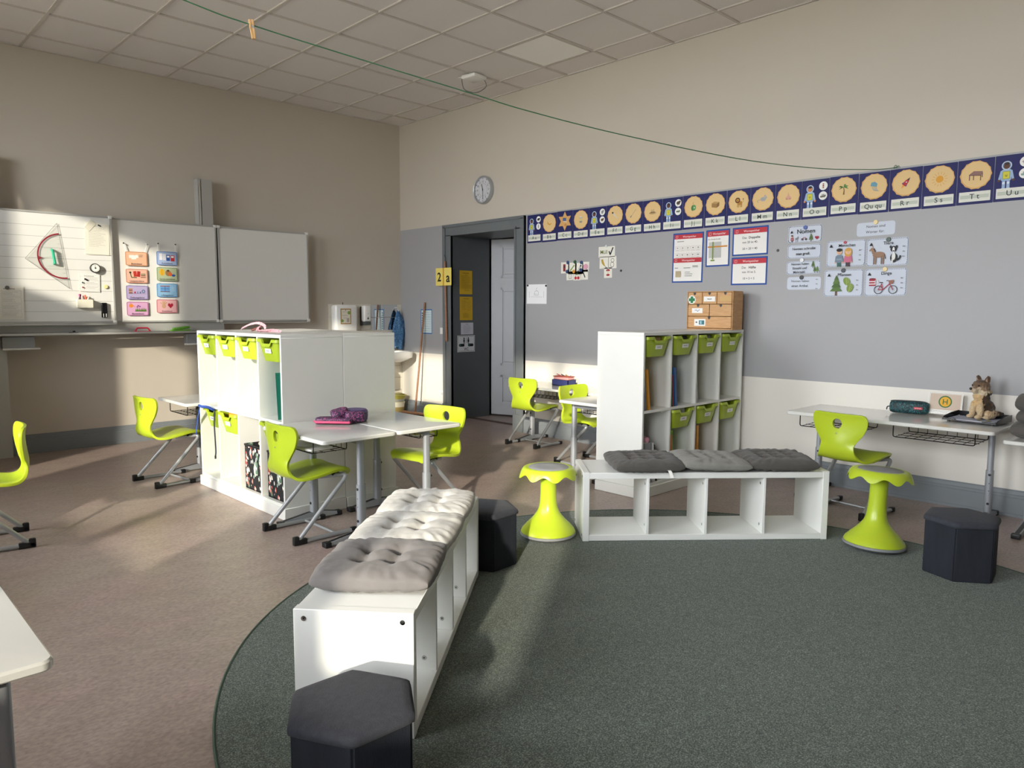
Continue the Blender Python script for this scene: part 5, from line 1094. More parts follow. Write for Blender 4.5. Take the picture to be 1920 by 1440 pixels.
def f_dinge(a):
    tri(a, -.112, .062); a.text('Dinge', .008, .066, .022, '1e2028', maxw=.105); a.rect(-.088, -.0, .046, .052, 'a83a4a'); a.rect(-.088, .006, .046, .007, 'f0e8e8'); a.rect(-.088, -.012, .046, .007, 'f0e8e8'); a.el(-.088, .026, .023, .005, '7a2430'); a.frame(.026, .034, .012, .005, 'd8d0d0', -.058, .002)
    for x in (-.044, .058):
        for k in range(2): pass
        P = ell(x, -.055, .029, .029, 26); a.line(P+[P[0]], .0045, '26282e'); [a.line([(x, -.055), (x+.027*math.cos(q), -.055+.027*math.sin(q))], .0008, '8a8c92') for q in [PI*j/5 for j in range(10)]]
    a.line([(-.044, -.055), (-.012, -.055), (.034, -.012), (.058, -.055)], .006, 'a83a48'); a.line([(-.044, -.055), (-.022, -.014)], .005, 'a83a48'); a.line([(-.012, -.055), (-.022, -.008)], .005, 'a83a48'); a.rect(-.024, -.002, .024, .006, '2a2a2e'); a.line([(.034, -.012), (.028, .012), (.012, .01)], .005, '3a3a40'); a.poly([(.026, .012), (.064, .016), (.058, -.012), (.032, -.012)], '9a6a5a'); arts(a, .118, .03)
ncard('large headed card reading Nomen with a row of tiny pictures', 2.665, 1.978, .275, .136, f_nomen, .0, edge='2a2c38')
ncard('card reading Nomen schreibt man gross', 2.665, 1.842, .272, .108, f_schreibt)
ncard('card reading Nomen haben Einzahl und Mehrzahl with three firs', 2.665, 1.714, .277, .104, f_einzahl, .01)
ncard('card reading Nomen haben einen Artikel', 2.657, 1.590, .275, .100, f_artikel, -.008, False)
ncard('card reading Nomen sind Wörter für', 2.128, 1.978, .272, .100, f_sind, .01, False)
ncard('noun card Menschen with a boy and a girl', 2.338, 1.808, .291, .196, f_mensch)
ncard('noun card Tiere with a donkey and a dog', 2.040, 1.804, .291, .200, f_tiere, .006)
ncard('noun card Pflanzen with a fir and leaves', 2.346, 1.584, .293, .203, f_pflanz)
ncard('noun card Dinge with a mug and a red bicycle', 2.041, 1.583, .293, .200, f_dinge)
for (y, z), c, lab in (((2.66, 2.028), '2a4a9a', 'blue magnet on the Nomen heading card'), ((2.678, 1.772), 'e0e2e4', 'clear pale magnet above the Einzahl card'), ((2.675, 1.636), '1c1e22', 'black magnet on the Artikel card'), ((2.128, 2.026), 'e4cf96', 'cream magnet on the Nomen sind card'), ((2.344, 1.892), 'a8283a', 'small red magnet on the Menschen card'), ((2.032, 1.893), '23402f', 'dark green magnet on the Tiere card'), ((2.348, 1.68), '1c1f30', 'navy magnet on the Pflanzen card'), ((2.046, 1.677), 'e4cf96', 'cream magnet on the Dinge card')):
    magnet(lab, FB(y, z, XB-.003), c, .017 if 'small' not in lab else .012)
for (y, z), lab in (((4.484, 1.754), 'tiny black magnet right of the rubbish sorting cards'), ((2.885, 1.861), 'tiny black magnet left of the Nomen cards')): magnet(lab, FB(y, z), '1c1e22', .011, .006)
# ------------------------------------------------------------------ small picture cards and drawing near the door
def small(label, y, z, w, h, rot, fn):
    a = Art(); fn(a); sheet('picture_card', label, 'card', w, h, FB(y, z, XB), a, 'e9e7dc', .002, .0012, rot)
small('picture card with a red bottle in the rubbish cluster', 5.215, 1.81, .115, .115, 0, lambda a: (a.rrect(-.01, 0, .034, .075, .008, '8a2a34'), a.rect(-.01, .01, .02, .018, '2a2a30')))
small('picture card with a green pencil in the rubbish cluster', 5.115, 1.80, .115, .118, -.02, lambda a: a.line([(-.03, -.028), (.026, .034)], .013, '7a9a4a'))
small('picture card with a black and white tube in the rubbish cluster', 5.02, 1.795, .11, .118, .05, lambda a: (a.line([(-.02, -.03), (.026, .034)], .018, '3a3c40'), a.line([(-.014, -.02), (.014, .02)], .009, 'e0e0dc')))
small('picture card with a pink shape in the rubbish cluster', 4.935, 1.81, .09, .10, -.03, lambda a: a.el(0, 0, .034, .028, 'd8a0b4'))
small('picture card with a worn battery in the rubbish cluster', 5.145, 1.725, .10, .088, .03, lambda a: a.frame(.034, .06, .004, .004, '3a3a38'))
small('picture card with cherries in the rubbish cluster', 5.05, 1.722, .095, .092, 0, lambda a: (a.circ(-.018, -.022, .016, 'b8202c'), a.circ(.018, -.022, .016, 'b8202c'), a.line([(-.018, -.008), (.0, .035), (.018, -.008)], .004, '4a6a30')))
small('picture card with a black felt pen in the rubbish cluster', 4.955, 1.73, .105, .10, 0, lambda a: a.line([(-.012, .026), (.014, -.028)], .012, '22242a'))
for (y, z), c, lab in (((5.175, 1.862), '2a4472', 'blue magnet on the rubbish cluster, upper left'), ((5.078, 1.864), '2a5a3c', 'green magnet on the rubbish cluster, top'), ((4.99, 1.855), '2a4472', 'blue magnet on the rubbish cluster, upper right'), ((5.185, 1.77), '2a4472', 'blue magnet on the rubbish cluster, lower left'), ((5.092, 1.767), 'd8962e', 'orange magnet on the rubbish cluster'), ((4.995, 1.778), '2a4472', 'blue magnet on the rubbish cluster, lower right')):
    magnet(lab, FB(y, z, XB-.002), c, .018)
small('card reading Müll with a tick', 4.666, 1.945, .205, .105, .0, lambda a: (a.text('Müll', -.035, -.0, .038, '6a7a2a', maxw=.09), a.line([(.03, .005), (.045, -.03), (.08, .04)], .014, '22242a')))
small('picture card with a banana peel under the Müll card', 4.70, 1.84, .105, .118, -.02, lambda a: (a.poly([(-.035, .03), (-.025, -.005), (.005, -.035), (.02, -.035), (.0, .005), (-.012, .035)], 'b89a3a'), a.line([(.02, -.035), (.034, -.05)], .006, '2a2420')))
small('picture card with a nut under the Müll card', 4.59, 1.84, .095, .12, .03, lambda a: (a.frame(.04, .04, .019, .004, '3a3430', .0, .02), a.frame(.045, .05, .02, .004, '3a3430', -.005, -.022)))
small('picture card with an apple core, lowest under the Müll card', 4.645, 1.74, .10, .10, .01, lambda a: (a.el(0, .024, .024, .011, '9a2430'), a.rect(0, 0, .014, .04, 'e0d0b0'), a.el(0, -.022, .022, .01, '9a2430'), a.rect(0, .038, .005, .016, '3a2a20')))
magnet('clear pale magnet at the top of the Müll card', FB(4.67, 2.0, XB-.002), 'd8dcda', .013)
a = Art(); a.frame(.06, .05, .02, .003, '8a8a86', .0, .01); a.line([(0, .035), (-.005, .06), (.012, .068)], .003, '9a9a96'); a.line([(-.09, -.03), (.09, -.032)], .002, '9a9a96'); a.line([(-.11, -.04), (-.108, .03)], .003, 'a8a8a4'); a.line([(.11, -.04), (.108, .03)], .003, 'a8a8a4'); a.scrib(.0, -.005, .1, .03, 2, 'b0b0ac', .002, 4)
o = sheet('pencil_drawing', 'white sheet with a faint pencil drawing beside the door frame', 'drawing', .30, .21, FB(5.628, 1.543), a, 'eff0f2', .002, .0012, -.008)
for s in (-1, 1): MB().lathe([(.011, 0), (.011, .006), (.008, .009), (.001, .01)], 14).build('magnet', BLACK, o, T(s*.138+.004, .094-.006*(s > 0), .002))
# ------------------------------------------------------------------ clock
o = thing('wall_clock', 'round silver wall clock above the door frame', 'clock'); o.matrix_world = FB(6.473, 2.745, XB)
MB().lathe([(.158, 0), (.160, .02), (.158, .042), (.150, .050), (.140, .046), (.136, .03)], 48, cap=False).build('rim', STEEL, o); MB().lathe([(.138, .0), (.138, .028), (.001, .028)], 48).build('case', STEELD, o)
a = Art(.0285); a.circ(0, 0, .136, 'cfd0d4', 48); P = ell(0, 0, .07, .07, 40); a.line(P+[P[0]], .0022, '7a7c84')
for k in range(12):
    q = PI/2-PI*k/6; a.line([(.118*math.cos(q), .118*math.sin(q)), (.132*math.cos(q), .132*math.sin(q))], .008 if k % 3 else .006, '2a2c32'); a.text(str(k or 12), .094*math.cos(q), .094*math.sin(q), .022, '3a3c44')
for k in range(60): q = PI*k/30; a.line([(.127*math.cos(q), .127*math.sin(q)), (.132*math.cos(q), .132*math.sin(q))], .0018, '5a5c64')
a.build('dial', None, o); h = Art(.0345); q = PI/2+math.radians(15); h.line([(-.015*math.cos(q), -.015*math.sin(q)), (.068*math.cos(q), .068*math.sin(q))], .008, '1c1e24'); q = -PI/2+.02; h.line([(-.02*math.cos(q), -.02*math.sin(q)), (.105*math.cos(q), .105*math.sin(q))], .006, '1c1e24'); h.circ(0, 0, .008, '1c1e24'); h.build('hands', None, o)
# ------------------------------------------------------------------ class sign, door notices, switch, socket
o = thing('sign_stick', 'wooden stick with the yellow 2a class sign hanging on the door frame', 'sign'); o.matrix_world = FB(7.145, 1.47, XB-.055)
MB().tube([(0, .49, 0), (.028, -.487, 0)], .0135, 10).build('stick', BROOM, o)
MB().tube(cr([(.0, .48, 0), (.01, .53, .0), (-.02, .56, -.01), (-.05, .60, -.03), (-.06, .62, -.03)]), .004, 6).build('cord_loop', mat('grey_cord', '4a4c4e', .8), o)
a = Art(.0015); a.text('2', -.082, .0, .105, '26241c', bold=True); a.text('a', .088, -.008, .115, '26241c', bold=True); a.rect(.0, 0, .028, .214, 'd8a63a')
MB().prism(rr(.302, .214, .003), -.0015, .0015).build('board', flat('ecd873'), o, T(-.008, .303, .0155)); a.build('lettering', None, o, T(-.008, .303, .0155))
def notice(label, x, z, w, h, fn, c, name='notice', cat='notice', rot=0):
    a = Art(); fn(a); sheet(name, label, cat, w, h, FA(x, z, DY1-.006), a, c, .002, .0012, rot)
notice('upper yellow printed notice in the door reveal', 6.005, 1.709, .206, .292, lambda a: (a.scrib(.01, .115, .12, .006, 1, '5a4a14', .006, 60), a.scrib(.01, .094, .06, .006, 1, '5a4a14', .003, 61), a.scrib(.0, .0, .16, .17, 15, '7a6418', .002, 8), a.scrib(.0, -.1, .08, .006, 1, '5a4a14', .003, 62)), 'cfa82a')
notice('lower yellow printed notice in the door reveal', 6.008, 1.387, .208, .292, lambda a: (a.scrib(.01, .12, .11, .006, 1, '5a4a14', .005, 63), a.scrib(-.035, .04, .08, .12, 8, '7a6418', .002, 9), a.scrib(.045, .03, .08, .12, 7, '7a6418', .002, 10), a.scrib(-.02, -.085, .1, .06, 6, '7a6418', .002, 11)), 'cba52c')
notice('small white printed notice above the WC sign', 6.022, 1.137, .203, .147, lambda a: (a.scrib(0, .055, .06, .006, 1, '4a4c52', .004, 64), a.scrib(0, -.008, .13, .10, 9, '6a6c74', .0018, 12)), 'c9cad2')
def fwc(a):
    a.frame(.272, .19, .012, .004, '33363a')
    for s, d in ((-1, 1), (1, 0)):
        x = s*.035; a.circ(x, .068, .0105, '22252a'); a.rrect(x, .038, .024 if d else .028, .036, .006, '22252a'); a.rect(x-.005, .012, .007, .03, '22252a'); a.rect(x+.005, .012, .007, .03, '22252a'); a.rrect(s*.073, -.018, .09, .036, .017, '171a1c'); a.circ(s*.073-(.024), -.018, .014, '2f5c50')
    a.rect(0, .045, .005, .07, '22252a'); a.text('WC', 0, -.066, .036, '33363a', maxw=.075)
notice('white WC sign with two sliders in the door reveal', 6.006, .948, .286, .206, fwc, 'd4d6da', 'wc_sign', 'sign')
a = Art(); a.frame(.24, .316, .003, .014, '2f6aa8')
for k in range(9): a.rect(.0, .12-.03*k, .21, .0018, '8aa8c0')
a.rect(-.06, 0, .0018, .28, '8aa8c0'); [a.el(-.085, .105-.03*k, .014, .008, '3a4a5c') for k in range(8)]; a.scrib(.03, .0, .12, .26, 9, '9ab0bc', .003, 14)
sheet('timetable', 'blue framed timetable on the wall behind the broom', 'poster', .243, .318, FB(7.592, 1.219), a, 'd2e2e4', .002, .0012)
o = thing('light_switch', 'white double light switch left of the door frame', 'switch'); o.matrix_world = FB(7.267, 1.107); MB().rbox((0, 0, .005), (.08, .08, .01), .004, 2).build('plate', CERAM, o); MB().rbox((.004, 0, .011), (.052, .055, .007), .003, 1).build('rocker', CERAM, o)
o = thing('wall_socket', 'white wall socket low on the cream wall left of the door', 'socket'); o.matrix_world = FB(7.275, .314); MB().rbox((0, 0, .005), (.08, .08, .01), .004, 2).build('plate', CERAM, o); MB().lathe([(.02, .0102), (.021, .0115), (.0225, .0105)], 20, cap=False).build('rim', WHITE2, o); MB().lathe([(.02, .0103), (.001, .0103)], 20, cap=False).build('insert', mat('socket_inner', 'c8c8c4', .5), o)

# ------------------------------------------------------------------ drawer box on the right shelf
o = thing('drawer_box', 'light wooden mini drawer chest with green cross sticker on the right shelf', 'drawer box', (5.592, 3.330, 1.212), -PI/2+.06)
w, d, h = .42, .18, .32
MB().rbox((0, 0, .004), (w, d, .008), .002, 1).rbox((0, 0, h-.004), (w, d, .008), .002, 1).rbox((-w/2+.004, 0, h/2), (.008, d, h-.01), .002, 1).rbox((w/2-.004, 0, h/2), (.008, d, h-.01), .002, 1).box((0, d/2-.004, h/2), (w-.01, .006, h-.01)).build('case', CARDB, o)
rows = [(.214, .096, [(-.5, -.17), (-.17, .165), (.165, .5)], (-.33, -.005, .335)), (.112, .098, [(-.5, 0), (0, .5)], (-.25, .245)), (.012, .096, [(-.5, .5)], (-.0,))]
for z0, hh, cols, tabs in rows:
    for a0, a1 in cols:
        x0, x1 = a0*(w-.02), a1*(w-.02); dr = MB().rbox(((x0+x1)/2, -d/2+.006, z0+hh/2), (x1-x0-.004, .012, hh), .002, 1).box(((x0+x1)/2, .0, z0+.02), (x1-x0-.012, d-.04, .03)).build('drawer', CARDB, o)
        for t in tabs:
            xx = t*w
            if x0 < xx < x1: MB().prism([(xx-.011, z0+hh+.0005), (xx+.011, z0+hh+.0005), (xx+.010, z0+hh-.014), (xx, z0+hh-.024), (xx-.010, z0+hh-.014)], 0, .0015).build('finger_notch', BLACK, dr, M(((1, 0, 0, 0), (0, 0, -1, -d/2-.0002), (0, 1, 0, 0), (0, 0, 0, 1))))
FD = M(((1, 0, 0, 0), (0, 0, -1, -d/2-.0006), (0, 1, 0, 0), (0, 0, 0, 1)))
def stk(nm, fn): a = Art(); fn(a); a.build(nm, None, o, FD)
stk('cross_sticker', lambda a: (a.circ(-.165, .250, .036, 'eceee8', 32), a.rect(-.165, .250, .056, .024, '2f7a4e'), a.rect(-.165, .250, .024, .056, '2f7a4e')))
stk('label_sticker', lambda a: (a.rect(-.002, .255, .102, .042, 'eeeeea'), a.hand(.0, .253, .045, .016, '3a4a5a', 6)))
stk('blank_sticker', lambda a: a.rect(.142, .255, .10, .04, 'c9a46a'))
stk('label_sticker', lambda a: (a.rect(-.112, .158, .10, .042, 'eeeeea'), a.line([(-.135, .158), (-.12, .164), (-.108, .150), (-.09, .168)], .004, '3a5a9a')))
stk('picture_sticker', lambda a: (a.rect(-.085, .058, .104, .058, 'eeeeea'), a.rect(-.068, .058, .05, .036, '3f7a86'), a.rect(-.075, .058, .012, .026, 'a8d0d8'), a.hand(-.116, .058, .016, .02, '5a5c60', 7)))

# ------------------------------------------------------------------ things on the tables
o = thing('pencil_case', 'purple and pink patterned soft pencil case lying on the double table', 'pencil case', (2.435, 4.16, .64), -.85)
PUR = swirl_mat('purple_pattern', '2e1a3c', [('a84a7e', .60, .67), ('d888b0', .36, .395)], 38)
def soft(c, d, r, m, nm, rot=None, seed=0, amp=.006):
    bm = bmesh.new(); bmesh.ops.create_cube(bm, size=1); bmesh.ops.scale(bm, vec=d, verts=bm.verts); bmesh.ops.bevel(bm, geom=bm.edges[:], offset=r, segments=4, profile=.5, affect='EDGES'); bmesh.ops.triangulate(bm, faces=bm.faces[:]); bmesh.ops.subdivide_edges(bm, edges=[e for e in bm.edges if e.calc_length() > .02], cuts=2)
    for v in bm.verts: q = noise.noise_vector(v.co*22+V((seed, seed*2, 0))); v.co += q*amp
    me = bpy.data.meshes.new(nm); bm.to_mesh(me); bm.free(); me.materials.append(m); smooth(me, 60); return link(nm, me, o, T(*c) @ (rot or M()))
soft((.0, 0, .022), (.24, .10, .042), .014, PUR, 'lower_case', seed=1); soft((.02, .035, .062), (.11, .085, .055), .02, PUR, 'folded_flap', M.Rotation(.5, 4, 'X') @ RZ(.5), 2, .01); soft((.115, .04, .04), (.12, .09, .07), .018, PUR, 'side_flap', RZ(.4), 3, .008)
MB().rbox((-.0, -.052, .016), (.23, .016, .016), .006, 2).rbox((-.12, -.03, .018), (.03, .012, .01), .004, 1).build('pink_zip', mat('pink_zip', 'd8527a', .6), o)
o = thing('round_purse', 'round dark purple zipped case behind the patterned pencil case', 'case', (2.60, 4.19, .64))
MB().lathe([(.070, .0), (.082, .008), (.085, .035), (.084, .052)], 32).build('lower_shell', mat('purple_nylon', '4b3a68', .6, bump=.2, bscale=200), o); MB().lathe([(.0845, .052), (.0865, .055), (.0845, .058)], 32, cap=False).build('zip', BLACK, o); MB().lathe([(.084, .058), (.083, .068), (.074, .077), (.001, .081)], 32).build('lid', mat('purple_nylon_lid', '57447a', .5, bump=.2, bscale=200), o)
o = thing('pencil_case', 'dark teal leaf patterned pencil case on the wall desk', 'pencil case', (5.685, 1.795, .64), -1.35)
vs = []; fs = []; n = 20; L = [(-.125, .5), (-.120, .8), (-.105, .95), (-.08, 1), (.08, 1), (.105, .95), (.122, .75), (.127, .45)]
for x, k in L:
    for q in range(n):
        aa = 2*PI*q/n; y, z = .034*k*math.copysign(abs(math.cos(aa))**.7, math.cos(aa)), .044*k*math.copysign(abs(math.sin(aa))**.7, math.sin(aa)); vs.append((x, y, .045+z))
for i in range(len(L)-1): fs += [(i*n+q, i*n+(q+1) % n, (i+1)*n+(q+1) % n, (i+1)*n+q) for q in range(n)]
fs += [list(range(n))[::-1], [(len(L)-1)*n+q for q in range(n)]]
b = MB().add(vs, fs); b.sm = True; b.build('body', swirl_mat('teal_leaves', '12242a', [('2f6f72', .56, .66), ('1f4a50', .36, .44), ('4a8f8a', .70, .74)], 40), o, None, 60)
MB().tube(cr([(-.12, -.004, .084), (-.08, -.004, .0905), (.08, -.004, .0905), (.125, -.004, .076)]), .004, 6).build('zip', BLACK, o); MB().rbox((.058, -.0345, .045), (.055, .002, .016), .0008, 1).build('brand_tag', mat('red_tag', 'c8283c', .5), o)
a = Art(); a.text('EASTPAK', .058, .045, .007, 'f0d8d8', maxw=.045); a.build('tag_lettering', None, o, M(((1, 0, 0, 0), (0, 0, -1, -.0358), (0, 1, 0, 0), (0, 0, 0, 1)))); MB().tube(cr([(-.125, 0, .045), (-.14, 0, .04), (-.145, .005, .02)]), .004, 6).build('pull', BLACK, o)
# bus stop card in a wooden foot
o = thing('stop_sign_card', 'small card with a yellow and green H stop sign on the wall desk', 'card', (5.715, 1.578, .64), -.0)
CM = T(0, 0, .012) @ M.Rotation(.16, 4, 'Y') @ M(((0, 0, -1, 0), (-1, 0, 0, 0), (0, 1, 0, 0), (0, 0, 0, 1)))
MB().prism(rr(.215, .150, .003, 4, 0, .076), 0, .002).build('card', PAPER, o, CM); a = Art(.002)
a.rect(0, .088, .195, .112, 'c9b6a4'); a.frame(.205, .124, .002, .0015, '6a6a6a', 0, .086); a.circ(0, .09, .042, '3a6a3c', 36); a.circ(0, .09, .034, 'd9a634', 36); a.text('H', 0, .09, .036, '3a5a2c', maxw=.034); a.hand(-.03, .016, .12, .010, '8a8a90', 8); a.build('print', None, o, CM)
MB().rbox((.0, -.06, .009), (.05, .075, .018), .003, 1).build('wooden_foot', mat('foot_wood', 'b98a5e', .6, var=.1, vscale=30), o)
# black letter tray with papers
o = thing('letter_tray', 'black letter tray with papers on the wall desk under the plush wolf', 'tray', (5.575, 1.345, .64), -.12)
b = MB(); w, d = .25, .32
b.box((0, 0, .012), (w, d, .004)); b.rbox((w/2, 0, .03), (.006, d, .045), .002, 1); 
for s in (-1, 1): b.prism([(-w/2, .01), (-w/2+.03, .035), (w/2-.1, .05), (w/2, .055), (w/2, .01)], -.003, .003, None, T(0, s*d/2, 0) @ M.Rotation(PI/2, 4, 'X'))
b.box((-w/2, .12, .018), (.006, .08, .014)); b.box((-w/2, -.12, .018), (.006, .08, .014)); b.build('tray_body', mat('tray_black', '16171a', .25), o)
for x in (-.1, .1):
    for y in (-.13, .13): MB().lathe([(.009, 0), (.009, .011)], 10).build('foot', BLACK, o, T(x, y, 0))
for k, (c, r) in enumerate((('b8b4c4', .03), ('d8d4d0', -.04), ('9aa0b0', .06))): MB().rbox((-.01, 0, .0165+.003*k), (.21, .28, .0025), .001, 1, rz=r).build('paper_stack', mat('tray_sheet_'+c, c, .7), o)
a = Art(); rd = random.Random(4)
for k in range(14): a.el(rd.uniform(-.09, .08), rd.uniform(-.12, .12), rd.uniform(.008, .022), rd.uniform(.006, .016), rd.choice(['c8b040', '7a4a6a', '4a6a8a', 'a83a3a', '5a7a4a', 'd8d0c0']), rd.uniform(0, 3))
a.build('printed_cover', None, o, T(-.01, 0, .0245))
# plush wolf: one continuous body
o = thing('plush_wolf', 'sitting brown and cream plush wolf in the black letter tray', 'plush toy', (5.60, 1.33, .666), math.radians(150))
bm = bmesh.new()
def ellip(c, r, rot=(0, 0, 0)):
    g = bmesh.ops.create_uvsphere(bm, u_segments=20, v_segments=14, radius=1); mt = T(*c) @ M.Rotation(rot[2], 4, 'Z') @ M.Rotation(rot[1], 4, 'Y') @ M.Rotation(rot[0], 4, 'X') @ M.Diagonal((*r, 1)); bmesh.ops.transform(bm, matrix=mt, verts=g['verts'])
ellip((-.035, 0, .062), (.060, .055, .062)); ellip((-.012, 0, .105), (.045, .046, .075), (0, .22, 0)); ellip((.008, 0, .15), (.044, .048, .04))
for s in (-1, 1):
    ellip((.035, s*.03, .058), (.018, .018, .062), (0, -.08, 0)); ellip((.052, s*.031, .012), (.026, .019, .014)); ellip((-.03, s*.05, .032), (.046, .026, .034)); ellip((.005, s*.058, .011), (.034, .017, .013))
    ellip((-.004, s*.034, .256), (.009, .019, .030), (-s*.25, 0, 0)); ellip((.012, s*.034, .192), (.026, .022, .026))
ellip((.010, 0, .210), (.050, .054, .046)); ellip((.060, 0, .193), (.034, .023, .020)); ellip((.056, 0, .179), (.026, .020, .013)); ellip((-.002, 0, .172), (.050, .056, .034)); ellip((-.09, .03, .03), (.05, .018, .018), (0, 0, -.5))
me = bpy.data.meshes.new('wolf'); bm.to_mesh(me); bm.free(); q = link('tmp', me)
r_ = q.modifiers.new('r', 'REMESH'); r_.mode = 'VOXEL'; r_.voxel_size = .0034; s_ = q.modifiers.new('s', 'SMOOTH'); s_.iterations = 4; s_.factor = .5
bpy.context.view_layer.update(); me2 = eval_mesh(q); bpy.data.objects.remove(q)
ca = me2.color_attributes.new('fur', 'FLOAT_COLOR', 'POINT')
nrm = [v.normal.copy() for v in me2.vertices]
for i, v in enumerate(me2.vertices):
    p = v.co.copy(); n1 = noise.noise(p*60); n2 = noise.noise(p*25+V((3, 1, 7))); z = p.z+n1*.010; c = 'b39a78'    # sandy flanks
    if z > .155: c = 'a8957a'                                                        # ruff
    if z > .19: c = '86705a'
    if z > .212: c = '6c5745'
    if p.x > .045 and z < .205: c = 'b9a78e'                                         # muzzle
    if z < .188 and p.z > .158 and p.x > .0: c = 'c2b297'                            # cheeks and chin
    if .08 < z < .158 and p.x > .016 and abs(p.y)+n1*.008 < .032: c = 'c4a67a'       # chest
    if p.x < .010+n1*.012 and .055 < z < .172: c = '3d3024' if n2 > -.25 else '6a5540'    # dark saddle
    if p.x < .03 and .10 < z < .152 and abs(p.y) > .032: c = '4a3a2a'
    if p.x < -.03 and p.z > .035 and n1 > .05: c = '5a4632'
    if p.x < -.095: c = '3d3024'
    if p.z < .085 and p.x > .012: c = 'c2ab88'
    if p.z > .240: c = '4f3d30'
    k = 1+.25*noise.noise(p*160); L3 = lin(c); ca.data[i].color = (min(1, L3[0]*k), min(1, L3[1]*k), min(1, L3[2]*k), 1)
    tuft = noise.noise(V((p.x*120, p.y*120, p.z*45)))*.0038+noise.noise(p*300)*.0012
    if p.x < .02 and .13 < p.z < .215: tuft *= 1.9
    if p.z < .02: tuft *= .3
    v.co = p+nrm[i]*tuft
fm = bpy.data.materials.new('wolf_fur'); fm.use_nodes = True; at = fm.node_tree.nodes.new('ShaderNodeVertexColor'); at.layer_name = 'fur'; pb = fm.node_tree.nodes['Principled BSDF']; fm.node_tree.links.new(at.outputs[0], pb.inputs['Base Color']); pb.inputs['Roughness'].default_value = .95; pb.inputs['Sheen Weight'].default_value = .3; pb.inputs['Specular IOR Level'].default_value = .1
me2.materials.clear(); me2.materials.append(fm); smooth(me2, 180); link('body', me2, o)
MB().lathe([(.001, -.009), (.007, -.006), (.009, 0), (.007, .006), (.001, .009)], 14).build('nose', BLACK, o, T(.092, 0, .199))
for s in (-1, 1):
    MB().lathe([(.001, -.006), (.0055, -.0035), (.0065, 0), (.0055, .0035), (.001, .006)], 12).build('eye', mat('amber_eye', '2a1c10', .1), o, T(.054, s*.024, .219)); MB().prism([(-.010, 0), (.010, 0), (0, .026)], 0, .002).build('inner_ear', mat('ear_felt', '9a7c66', .9), o, T(.0055, s*.034, .245) @ M.Rotation(-s*.25, 4, 'X') @ M(((0, 0, 1, 0), (1, 0, 0, 0), (0, 1, 0, 0), (0, 0, 0, 1))))
# stacked cushions on the desk at the right edge
for k, (m_, z, lab, hh) in enumerate(((CUSH_D, 0, 'dark grey cushion, bottom of the stack at the right edge', .115), (CUSH_D, .082, 'dark grey cushion, second from below in the stack at the right edge', .115), (CUSH_D, .164, 'dark grey cushion, second from above in the stack at the right edge', .115), (CUSH_M, .25, 'lighter grey cushion on top of the stack at the right edge', .07))):
    cushion(lab, None, 5.46+.012*(k % 2), .885-(.06 if k == 3 else .02*(k == 1)), .601+z, .06*(k-1), m_, 30+k, hh, .42, tufts=NT)
# pencil box on the table by the door
o = thing('pencil_box', 'blue and pink open pencil box on the table along the cream wall', 'pencil box', (5.62, 5.06, .60), PI/2)
b = MB(); b.box((0, 0, .003), (.22, .12, .006)); [b.box(c, s) for c, s in (((0, -.057, .03), (.22, .006, .06)), ((0, .057, .03), (.22, .006, .06)), ((-.107, 0, .03), (.006, .12, .06)), ((.107, 0, .03), (.006, .12, .06)))]
b.build('tray_body', mat('navy_box', '2c3468', .6), o); MB().rbox((0, .0, .075), (.2, .1, .028), .006, 1).build('inner_case', mat('pink_case', 'd89a98', .6), o); MB().rbox((0, .0, .093), (.21, .108, .008), .003, 1).build('lid', mat('case_lid', 'a8503f', .6), o)
for k in range(4): MB().tube([(-.08+.05*k, -.03, .095), (-.1+.06*k, .02, .115)], .0045, 6).build('pencil', mat('pc%d' % k, ('d8d4c8', 'c8a040', '4a4a4a', 'c85a5a')[k], .5), o)
# exercise papers in the baskets of the double table
for (x, y, z, r, c, lab) in ((2.16, 4.02, .5385, .1, 'dcdcd6', 'white exercise papers in the wire basket of the pencil-case table'), (2.95, 4.02, .5385, -.1, 'cfc860', 'yellow exercise book in the wire basket of the second table')):
    o = thing('exercise_book', lab, 'book', (x, y, z), r); MB().rbox((0, 0, .008), (.15, .30, .012), .002, 1).build('pages', PAPER, o); MB().rbox((0, 0, .0155), (.152, .304, .002), .0008, 1).build('cover', mat('ex_'+c, c, .6), o)
# ------------------------------------------------------------------ ceiling things
o = thing('access_point', 'white wireless access point with a looped cable on the ceiling', 'access point', (5.10, 5.86, ZC-.004))
MB().rbox((0, 0, -.022), (.19, .19, .04), .016, 3).build('case', CERAM, o, RZ(.12)); MB().rbox((0, 0, -.002), (.12, .12, .006), .002, 1).build('mount', STEELD, o); MB().lathe([(.003, -.0425), (.0005, -.043)], 8).build('status_lamp', mat('lamp_white', 'ffffff', .3), o, T(-.06, .03, 0))
MB().tube(cr([(.08, -.06, -.025), (.11, -.06, -.10), (.06, .04, -.15), (-.02, .12, -.12), (-.04, .14, -.04), (-.03, .15, .002)]), .0045, 6).build('cable', mat('grey_cable', '6a6a68', .6), o); MB().rbox((-.03, .15, -.004), (.08, .04, .008), .003, 1).build('cable_outlet', CERAM, o)
o = thing('washing_line', 'thin green cord strung across the room to the letter cards', 'cord')
LP = [(5.79, 1.992, 2.405), (5.62, 2.035, 2.375), (5.41, 2.086, 2.351), (4.92, 2.21, 2.312), (4.224, 2.387, 2.301), (3.339, 2.611, 2.340), (2.756, 2.759, 2.388), (2.441, 2.839, 2.429), (1.967, 2.959, 2.489), (1.453, 3.089, 2.558), (1.201, 3.153, 2.606), (.4, 3.356, 2.80), (-.5, 3.584, 3.03), (XL+.005, 3.81, 3.28)]
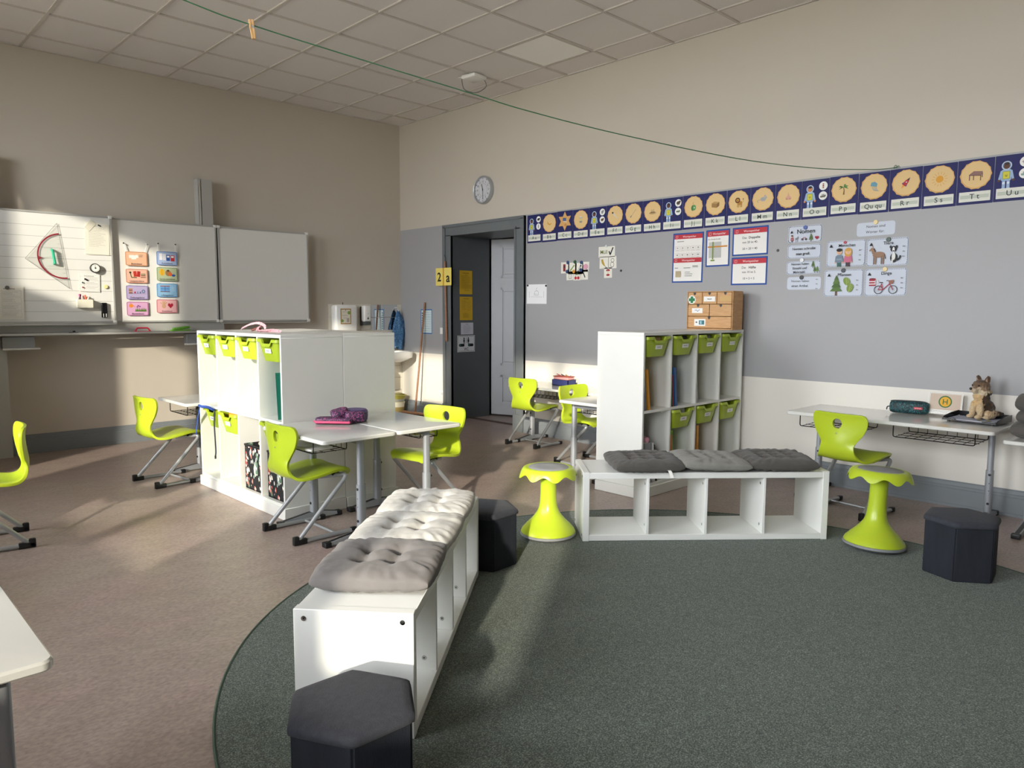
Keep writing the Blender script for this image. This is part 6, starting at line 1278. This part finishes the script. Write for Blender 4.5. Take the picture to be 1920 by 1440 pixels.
MB().tube(cr(LP, 6), .0028, 5).build('line', mat('green_cord', '3f7a52', .6), o); MB().lathe([(.009, 0), (.009, .003), (.003, .006), (.003, .02)], 8).build('wall_pin', STEEL, o, T(5.794, 1.99, 2.405) @ M.Rotation(-PI/2, 4, 'Y')); MB().tube(cr([(5.785, 1.992, 2.405), (5.78, 2.01, 2.42), (5.785, 2.02, 2.40), (5.78, 1.985, 2.415)]), .002, 5).build('knot', mat('green_cord', '3f7a52', .6), o)
o = thing('clothespin', 'wooden clothespin clipped on the green cord near the ceiling', 'clothespin', (1.453, 3.089, 2.553), -.25); o.rotation_euler = (.12, 0, -2.0)
for s in (-1, 1): MB().rbox((0, s*.0052, -.012), (.012, .0095, .078), .0015, 1, mtx=M.Rotation(-s*.028, 4, 'X')).build('wooden_half', BEECH, o)
MB().tube([(-.007, .004, -.004), (.007, .004, -.004)], .0045, 8).tube(cr([(.006, .009, -.012), (.006, 0, .004), (.006, -.009, -.012)]), .0012, 5).build('spring', STEELD, o)

# unseen cupboard added to keep low sun off the board wall's lower left
o = thing('sun_blocking_cupboard', 'added unseen cupboard by the windows, blocking low sun left of the whiteboard', 'sun blocker', (-1.16, 6.50, 0), PI/2)
w, d, h = 1.2, .42, 2.36
MB().rbox((0, 0, .04), (w-.02, d-.04, .08), .004, 1).build('plinth', GREYD, o); MB().rbox((0, 0, h/2+.04), (w, d, h-.08), .004, 1).build('carcass', WHITE2, o)
for s in (-1, 1):
    q = MB().rbox((s*w/4, -d/2-.010, h/2+.04), (w/2-.006, .018, h-.1), .003, 1).build('door', WHITE2, o); MB().tube([(s*.05, -d/2-.035, 1.0), (s*.05, -d/2-.035, 1.16)], .006, 8).build('handle', CHROME, q)

# unseen boxes added on the nearest window's sill to shade the rug
for k, (y, c, lab) in enumerate(((-.12, '8a8f98', 'added grey shading box on the window sill, nearer the back of the room'), (.64, 'b0a48c', 'added beige shading box on the window sill, nearer the board'))):
    o = thing('sill_shade_box', lab, 'storage box', (XL-.055, y, WZ0+.0205)); MB().rbox((0, 0, .10), (.15, .70, .20), .01, 2).build('box', mat('sill_box_'+c, c, .7), o); MB().rbox((0, 0, .208), (.16, .72, .03), .008, 2).build('lid', mat('sill_lid_'+c, c, .6), o)
